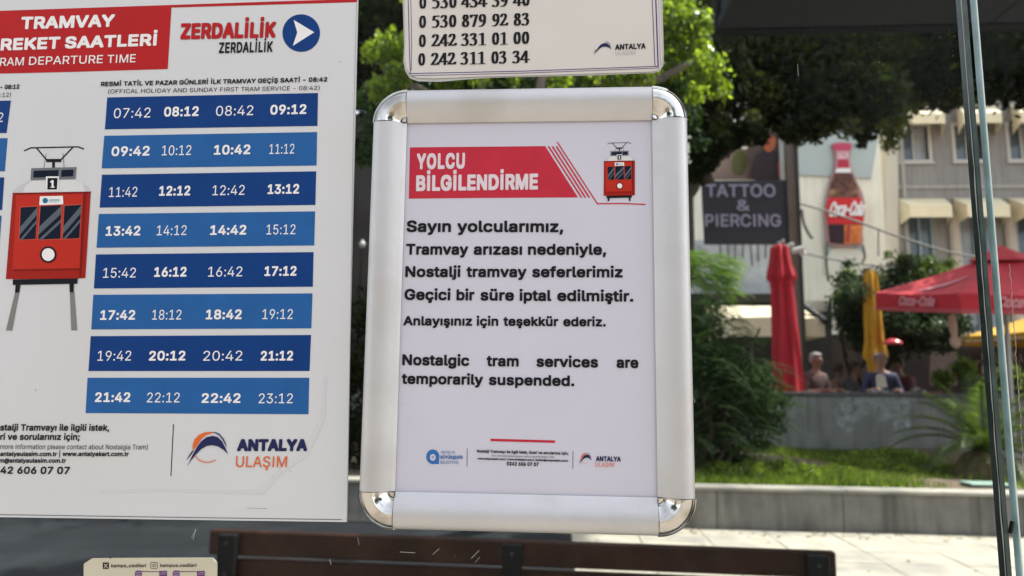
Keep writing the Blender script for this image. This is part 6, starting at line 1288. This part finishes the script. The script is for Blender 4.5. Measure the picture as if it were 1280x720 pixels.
# ================================================================== kiosk left of the red parasol
yk = 14.2
ki = thing('kiosk', 'low cafe kiosk with pale upper wall and cream awning behind the furled red parasol', 'building', (P(950, 480, yk).x, yk, ZT))
b = MB(); b.slab(PC([(700,300),(1000,300),(1000,368),(700,368)], yk+.6), (0, .15, 0)); b.build('upper_wall', mat('pale_wall', (.62, .66, .70), .6, var=.15, scale=3, stain_shade=(.30, .34, .37), stain_shade_amt=.8, stain_shade_scale=2.5), ki)
b = MB(); b.slab(PC([(700,367),(1003,367),(1003,378),(700,378)], yk+.2), (0, .3, 0)); b.build('beam', mat('dark_beam', (.02, .018, .017), .6), ki)
AW = mat('cream_awning', (.72, .62, .44), .8, var=.05, scale=4)
def awning(parent, tl, tr, fl, fr, vh_px, yb_, yf, m=AW, ribs=0):
    A1, A2 = P(*tl, yb_), P(*tr, yb_); B1, B2 = P(*fl, yf), P(*fr, yf); B2.z = B1.z; A2.z = A1.z
    v = Vector((0, 0, -vh_px*(yf-CAM.y)/F_PX))
    b = MB(); b.slab([A1, A2, B2, B1], (0, 0, .012)); b.build('awning_cover', m, parent)
    b = MB(); b.slab([B1+Vector((0,0,-.003)), B2+Vector((0,0,-.003)), B2+v, B1+v], (0, .012, 0)); b.build('awning_valance', m, parent)
    for A_1, B_1 in ((A1, B1), (A2, B2)):
        q = Vector((A_1.x, A_1.y, B_1.z)); b = MB(); b.slab([A_1-Vector((0,0,.003)), B_1-Vector((0,0,.003)), B_1+v, q+v], (.01, 0, 0)); b.build('awning_cheek', m, parent)
awning(ki, (880,382), (1004,380), (915,398), (1030,400), 22, yk+.25, yk-1.0)
b = MB(); b.slab(PC([(1001,376),(1036,376),(1034,388),(1004,388)], yk), (0, .5, 0)); b.build('side_roof', mat('white_roof', (.68, .66, .60), .7), ki)
b = MB(); a1, a2 = P(1000, 378, yk-.4), P(1032, 402, yk-1.1); b.tube([a1, a2], .06, 6); b.build('side_beam', mat('dark_beam', (0, 0, 0)), ki)
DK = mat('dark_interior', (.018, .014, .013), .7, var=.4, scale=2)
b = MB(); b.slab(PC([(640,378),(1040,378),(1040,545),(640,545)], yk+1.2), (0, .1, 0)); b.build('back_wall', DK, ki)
# long dark cafe interior behind the terrace
cafe = thing('cafe_building', 'dark brown cafe front behind the terrace tables', 'building', (P(1120, 480, 15.6).x, 15.6, ZT))
BRW = mat('brown_cafe_wall', (.030, .018, .015), .8, var=.4, scale=1.5, stain_shade=(.07, .042, .03), stain_shade_amt=.7, stain_shade_scale=1.2)
b = MB(); b.slab(PC([(1030,418),(1200,418),(1200,520),(1030,520)], 15.6), (0, .2, 0)); b.build('wall', BRW, cafe)
b = MB(); b.slab(PC([(1163,440),(1197,440),(1197,482),(1163,482)], 14.4), (0, .05, 0)); b.build('counter', mat('counter_brown', (.15, .10, .085), .7, var=.1), cafe)
b = MB(); b.slab(PC([(1200,432),(1420,432),(1420,520),(1200,520)], 16.4), (0, .2, 0)); b.build('shelf_back', BRW, cafe)
for r_ in range(3):
    b = MB(); b.slab(PC([(1225,450+r_*17),(1400,450+r_*17),(1400,453+r_*17),(1225,453+r_*17)], 15.9), (0, .3, 0)); b.build('shelf', mat('shelf_brown', (.12, .07, .05), .7), cafe)
rr = random.Random(2); cols_ = [(.4,.35,.3),(.25,.08,.06),(.12,.16,.08),(.45,.40,.36),(.1,.06,.05)]
for r_ in range(3):
    for k in range(12):
        px = 1229+k*7.5+rr.uniform(-1, 1); c_ = P(px, 450+r_*17, 16.0); ci = rr.randrange(5)
        b = MB(); b.lathe([(.035,0),(.036,.12),(.03,.15),(.012,.18),(.012,.23),(.001,.232)], tuple(c_), 8); o = b.build('bottle', mat('bottle_col_%d' % ci, cols_[ci], .3), smooth=True)
        props(o, 'small bottle on the shelves behind the palm, under the yellow parasol', 'bottle', 'bottles on the cafe shelves')
# small things on the terrace
lamp = thing('pendant_lamp', 'small glossy red lamp shade hanging right of the yellow furled parasol', 'lamp', tuple(P(1116, 430, 12.2)))
c_ = P(1116, 428, 12.2); b = MB(); b.lathe([(.001,.07),(.06,.065),(.13,.03),(.155,-.01),(.15,-.035),(.12,-.03)], tuple(c_), 18); b.build('shade', mat('gloss_red', (.55, .05, .07), .25), lamp, smooth=True)
b = MB(); b.tube([c_+Vector((0,0,.07)), c_+Vector((0,0,1.1))], .006, 5); b.build('cord', IRON, lamp)
wk = thing('cloth_pendant', 'pale pinkish cloth pendant hanging under the valance of the red parasol', 'ornament', tuple(P(1192, 430, 10.2)))
prof_ = [(394,4),(404,5),(414,4),(420,3.2),(424,5.5),(430,6),(434,3),(436,.5)]
b = MB(); sc_ = (10.2-CAM.y)/F_PX; vs = []; n = 10
for i, (py, hw) in enumerate(prof_):
    p_ = P(1189+(py-394)*.16, py, 10.2); vs += [(p_.x+hw*sc_*math.cos(2*math.pi*k/n), 10.2+hw*sc_*math.sin(2*math.pi*k/n), p_.z) for k in range(n)]
b.add(vs, [(i*n+k, i*n+(k+1) % n, (i+1)*n+(k+1) % n, (i+1)*n+k) for i in range(len(prof_)-1) for k in range(n)]); b.build('cloth', mat('pale_pink_cloth', (.62, .44, .38), .8), wk, smooth=True)

for k, (px, py, r_, lab) in enumerate(((1205,462,17,'leafy terrace plant just left of the glass gap, above the wall'), (1178,474,12,'low terrace plant beside the brown counter'), (1262,470,16,'terrace plant right of the glass gap, above the wall'), (1236,482,10,'small terrace plant behind the palm'))):
    y_ = YW+.6; c_ = P(px, py, y_); tp_ = thing('potted_plant', lab, 'plant', (c_.x, y_, ZT), 'potted plants along the terrace wall')
    mb = MB(); mb.lathe([(.001,0),(.12,0),(.16,.26),(.17,.28),(.14,.28),(.001,.25)], (c_.x, y_, ZT), 14); mb.build('pot', mat('terracotta', (.30,.12,.07), .8), tp_, smooth=True)
    mb = MB()
    for j in range(4): limb(mb, (c_.x, y_, ZT+.2), (c_.x+.08*(j-1.5), y_, c_.z), .012, .006, .2, seed=j)
    mb.build('stem', BARK, tp_)
    leaves('foliage', [(c_, r_*.0121, .2, r_*.0121)], 900, .09, leaf_mat('terrace_leaf', (.03,.06,.012), (.10,.16,.03), (.22,.33,.04), .45), tp_, shell=.1, aspect=.3)

# ---- bush and small trees on the terrace
yg = 13.4
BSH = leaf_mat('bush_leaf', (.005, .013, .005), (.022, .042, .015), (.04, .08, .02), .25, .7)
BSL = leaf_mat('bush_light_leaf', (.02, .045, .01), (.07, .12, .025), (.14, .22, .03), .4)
bu = thing('leafy_bush', 'dense dark green bush between the cream wall and the red parasol', 'bush', (P(1080, 480, yg).x, yg, ZT))
mb = MB()
for k in range(5): limb(mb, (P(1076+k*8, 480, yg).x, yg, ZT), P(1050+k*25, 380-(k % 2)*20, yg), .05, .02, .2, seed=k)
mb.build('stem', BARK, bu)
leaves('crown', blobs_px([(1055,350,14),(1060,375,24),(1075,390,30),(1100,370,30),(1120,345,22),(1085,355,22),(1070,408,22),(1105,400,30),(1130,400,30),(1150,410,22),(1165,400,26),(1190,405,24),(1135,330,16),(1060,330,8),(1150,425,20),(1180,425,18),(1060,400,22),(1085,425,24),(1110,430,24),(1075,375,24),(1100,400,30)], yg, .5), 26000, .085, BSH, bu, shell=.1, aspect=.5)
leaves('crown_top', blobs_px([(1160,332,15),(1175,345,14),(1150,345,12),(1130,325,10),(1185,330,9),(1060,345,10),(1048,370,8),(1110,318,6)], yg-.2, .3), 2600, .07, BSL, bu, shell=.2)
leaves('crown_lit', blobs_px([(1140,410,14),(1160,418,12),(1170,405,12),(1075,365,16),(1100,345,10),(1057,355,12)], yg-.7, .2), 900, .07, leaf_mat('bush_pale_leaf', (.03, .05, .03), (.10, .14, .08), (.1, .16, .06), .35), bu, shell=.2)  # paler leaf colour stands in for sunlit patches on the bush

# ================================================================== pink grey building with awnings
yh = 21.5
PKG = mat('pinkish_grey_plaster', (.265, .245, .242), .85, var=.06, scale=.8, bump=.1, streak=.35)
hb = thing('plaster_building', 'pinkish grey plaster building with two rows of cream awnings', 'building', (P(1200, 480, yh).x, yh, ZT))
xl_ = P(1118, 300, yh).x; xr_ = xl_+16; zt_ = P(1200, 60, yh).z
# wall built round its openings
wins_up = []; pitch = P(1258, 180, yh).x-P(1190, 180, yh).x
wx0 = P(1126, 180, yh).x; ww = P(1160, 180, yh).x-wx0; wz0 = P(1150, 200, yh).z; wz1 = P(1150, 158, yh).z
dz0 = ZT; dz1 = P(1150, 268, yh).z
nW = 6
xs_ = [wx0+pitch*k for k in range(nW)]
mb = MB()
def wall_rows(zlo, zhi, o0, o1):
    """wall band zlo..zhi with openings o0..o1 at each window"""
    x = xl_
    for xo in xs_:
        mb.box((x, yh, zlo), (xo, yh+.35, zhi)); mb.box((xo, yh, zlo), (xo+ww, yh+.35, o0)) if o0 > zlo+.001 else None; mb.box((xo, yh, o1), (xo+ww, yh+.35, zhi)); x = xo+ww
    mb.box((x, yh, zlo), (xr_, yh+.35, zhi))
zmid = (dz1+wz0)/2
wall_rows(dz0, zmid, dz0, dz1); wall_rows(zmid, zt_+2, wz0, wz1)
mb.build('wall', PKG, hb)
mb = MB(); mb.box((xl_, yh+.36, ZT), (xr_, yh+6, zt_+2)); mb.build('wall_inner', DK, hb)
FRM = mat('window_frame_paint', (.52, .49, .47), .6); GLD = mat('dark_window_glass', (.09, .12, .16), .08, var=.3, scale=1.5)
def window(x, z0, z1, deep=False):
    f = None
    b = MB()
    t = .09
    for q in (((x-t, yh-.04, z0-t), (x, yh+.1, z1+t)), ((x+ww, yh-.04, z0-t), (x+ww+t, yh+.1, z1+t)), ((x+.002, yh-.038, z0-t), (x+ww-.002, yh+.1, z0)), ((x+.002, yh-.038, z1), (x+ww-.002, yh+.1, z1+t)), ((x+ww/2-.025, yh+.08, z0+.002), (x+ww/2+.025, yh+.13, z1-.002))): b.box(*q)
    f = b.build('window', FRM, hb)
    for sx in (0, 1):
        b = MB(); b.box((x+.01+sx*(ww/2), yh+.14, z0), (x+ww/2-.01+sx*(ww/2), yh+.16, z1)); b.build('pane', GLD if sx == 0 or deep else mat('curtained_glass', (.30, .31, .34), .3, var=.2, scale=2), f)
    b = MB(); b.box((x-t-.04, yh-.10, z0-t-.05), (x+ww+t+.04, yh-.042, z0-t)); b.build('sill', FRM, f)
for k, x in enumerate(xs_):
    window(x, wz0, wz1, k % 2 == 1)
    b = MB(); 
    for q in (((x+.002, yh+.02, dz0), (x+.07, yh+.1, dz1)), ((x+ww-.07, yh+.02, dz0), (x+ww-.002, yh+.1, dz1)), ((x+.072, yh+.021, dz1-.07), (x+ww-.072, yh+.1, dz1)), ((x+ww/2-.03, yh+.022, dz0), (x+ww/2+.03, yh+.1, dz1-.072))): b.box(*q)
    d = b.build('balcony_door', mat('blue_grey_door', (.26, .32, .38), .6), hb)
    b = MB(); b.box((x+.072, yh+.12, dz0), (x+ww-.072, yh+.14, dz1-.072)); b.build('pane', mat('curtained_glass', (0, 0, 0)) if k % 2 else GLD, d)
    b = MB(); xm = x+ww+.25; b.tube([(xm+.35, yh-.12, dz0+.0), (xm+.3, yh-.12, dz1-.4), (xm+.45, yh-.12, dz1+.1)], [.16, .15, .10], 8); b.build('curtain', mat('tan_curtain', (.50, .42, .36), .8), hb, smooth=True)
def aw_at(px_tl, py_tl, px_tr, px_fl, py_f, px_fr, vpx, k):
    A1, A2 = P(px_tl, py_tl, yh-.02), P(px_tr, py_tl, yh-.02)
    s_ = Vector((pitch*k, 0, 0)); B1 = P(px_fl, py_f, yh-1.1); B2 = P(px_fr, py_f, yh-1.1); B2.z = B1.z; A2.z = A1.z
    v = Vector((0, 0, -vpx*(yh-1.1-CAM.y)/F_PX))
    b = MB(); b.slab([A1+s_, A2+s_, B2+s_, B1+s_], (0, 0, .02)); aw = b.build('awning', AW, hb)
    b = MB(); B1_, B2_ = B1+s_+Vector((0,-.002,-.003)), B2+s_+Vector((0,-.002,-.003)); b.slab([B1_, B2_, B2_+v, B1_+v], (0, .02, 0)); b.build('valance', AW, aw)
    for A_1, B_1 in ((A1+s_, B1+s_), (A2+s_, B2+s_)):
        q = Vector((A_1.x, A_1.y, B_1.z)); b = MB(); b.slab([A_1-Vector((0,0,.004)), B_1-Vector((0,-.03,.004)), B_1+v+Vector((0,.03,0)), q+v], (.012, 0, 0)); b.build('cheek', AW, aw)
for k in range(5):
    aw_at(1123, 249, 1181, 1137, 257.5, 1190, 14, k)
    aw_at(1128, 133, 1174, 1134, 143, 1181, 12, k)
b = MB(); b.box((xl_-.1, yh-.25, zt_+2.002), (xr_, yh+6, zt_+2.2)); b.build('roof', mat('roof_grey', (.25, .24, .23), .8), hb)

def fitting(name, pts, th, m, y_):
    b = MB(); b.slab(PC(pts, y_), (0, th, 0)); return b.build(name, m, hb)
DP = mat('downpipe_grey', (.33, .32, .31), .6)
b = MB(); b.tube([(xl_+.35, yh-.09, ZT), (xl_+.35, yh-.09, zt_+2)], .055, 8); b.build('downpipe', DP, hb, smooth=True)
b = MB(); b.box((xl_, yh-.05, zmid-.06), (xr_, yh-.003, zmid+.05)); b.build('string_course', mat('course_plaster', (.36, .33, .315), .8, streak=.3), hb)

# dark block behind the notices, closing the view on the left
db = thing('brown_building', 'dark brown building far behind the notices on the left', 'building', (P(400, 480, 18.5).x, 18.5, ZT))
x0_, x1_ = P(-300, 300, 18.5).x, P(880, 300, 18.5).x
BK = mat('dark_brown_wall', (.018, .014, .013), .85, var=.3, scale=.8)
b = MB(); b.box((x0_, 18.5, ZT), (x1_, 24, 9)); b.build('wall', BK, db)
for k in range(10):
    for r_ in range(2):
        x = x0_+.8+k*(x1_-x0_-1)/10; z_ = 2.2+r_*3.2
        b = MB(); b.box((x, 18.44, z_), (x+1.1, 18.495, z_+1.5)); f = b.build('window', mat('brown_frame', (.08, .06, .05), .6), db)
        b = MB(); b.box((x+.08, 18.42, z_+.08), (x+1.02, 18.436, z_+1.42)); b.build('pane', GLD, f)
hd = thing('dark_hedge', 'dark hedge seen in the slit left of the silver frame', 'hedge', (P(430, 560, 8.2).x, 8.2, ZB))
leaves('foliage', blobs_px([(380,560,60),(440,540,60),(500,560,60),(440,470,50),(500,460,60),(560,540,70),(620,520,70),(380,470,60),(460,400,45),(700,540,70),(780,540,70),(840,560,40)], 8.6, .4), 16000, .10, LEAF_D, hd, shell=0)
mb = MB()
for k in range(8): limb(mb, (P(400+k*50, 560, 8.4).x, 8.4, ZB-.05), P(405+k*50, 480, 8.4), .03, .015, .2, seed=k)
mb.build('stem', BARK, hd)
b = MB(); c_ = P(453, 305, 12.0)
lt = thing('street_lamp', 'small grey lamp glimpsed in the dark slit left of the frame', 'lamp', (c_.x, 12.0, ZT))
b.lathe([(.001,-.07),(.045,-.05),(.06,0),(.03,.05),(.001,.09)], tuple(c_), 14); b.build('globe', mat('grey_globe', (.30, .32, .33), .3), lt, smooth=True)
b = MB(); b.tube([(c_.x, 12, ZT), (c_.x, 12, c_.z-.1)], .03, 8); b.build('pole', IRON, lt)

# ================================================================== unseen house and trees added behind the camera for the chrome reflections
ob = thing('reflection_house', 'tan house added behind the viewer for reflections', 'building', (0, -16, 0))
b = MB(); b.box((-14, -22, 0), (12, -16, 5.2)); b.build('wall', mat('tan_house_wall', (.38, .30, .22), .8, var=.05, scale=1), ob)
b = MB(); b.box((-14.3, -22, 5.202), (12.3, -15.6, 5.45)); b.build('roof', mat('house_roof', (.22, .08, .05), .8), ob)
for k in range(8):
    for r_ in range(2):
        x = -13+k*3.1; z_ = 1+r_*2.5
        b = MB(); b.box((x, -15.99, z_), (x+1.2, -15.9, z_+1.4)); b.build('window', GLD, ob)

for k, x in enumerate((-6.5, 2.0, 6.5)):
    tt = thing('reflection_tree', ('tree added behind the viewer for reflections, left', 'tree added behind the viewer for reflections, middle', 'tree added behind the viewer for reflections, right')[k], 'tree', (x, -8.5, 0), 'trees added for reflections')
    mb = MB(); limb(mb, (x, -8.5, -.05), (x+.2, -8.5, 3.2), .18, .12, .1, seed=k); mb.build('trunk', BARK, tt, smooth=True)
    leaves('crown', [(Vector((x+dx, -8.5+dy, 4+dz)), 1.3, 1.2, 1.0) for dx, dy, dz in ((0,0,0),(-1,.3,.2),(1,-.2,.3),(.2,.2,1),(-.4,-.4,-.5))], 5000, .16, LEAF_BD, tt, shell=.2)
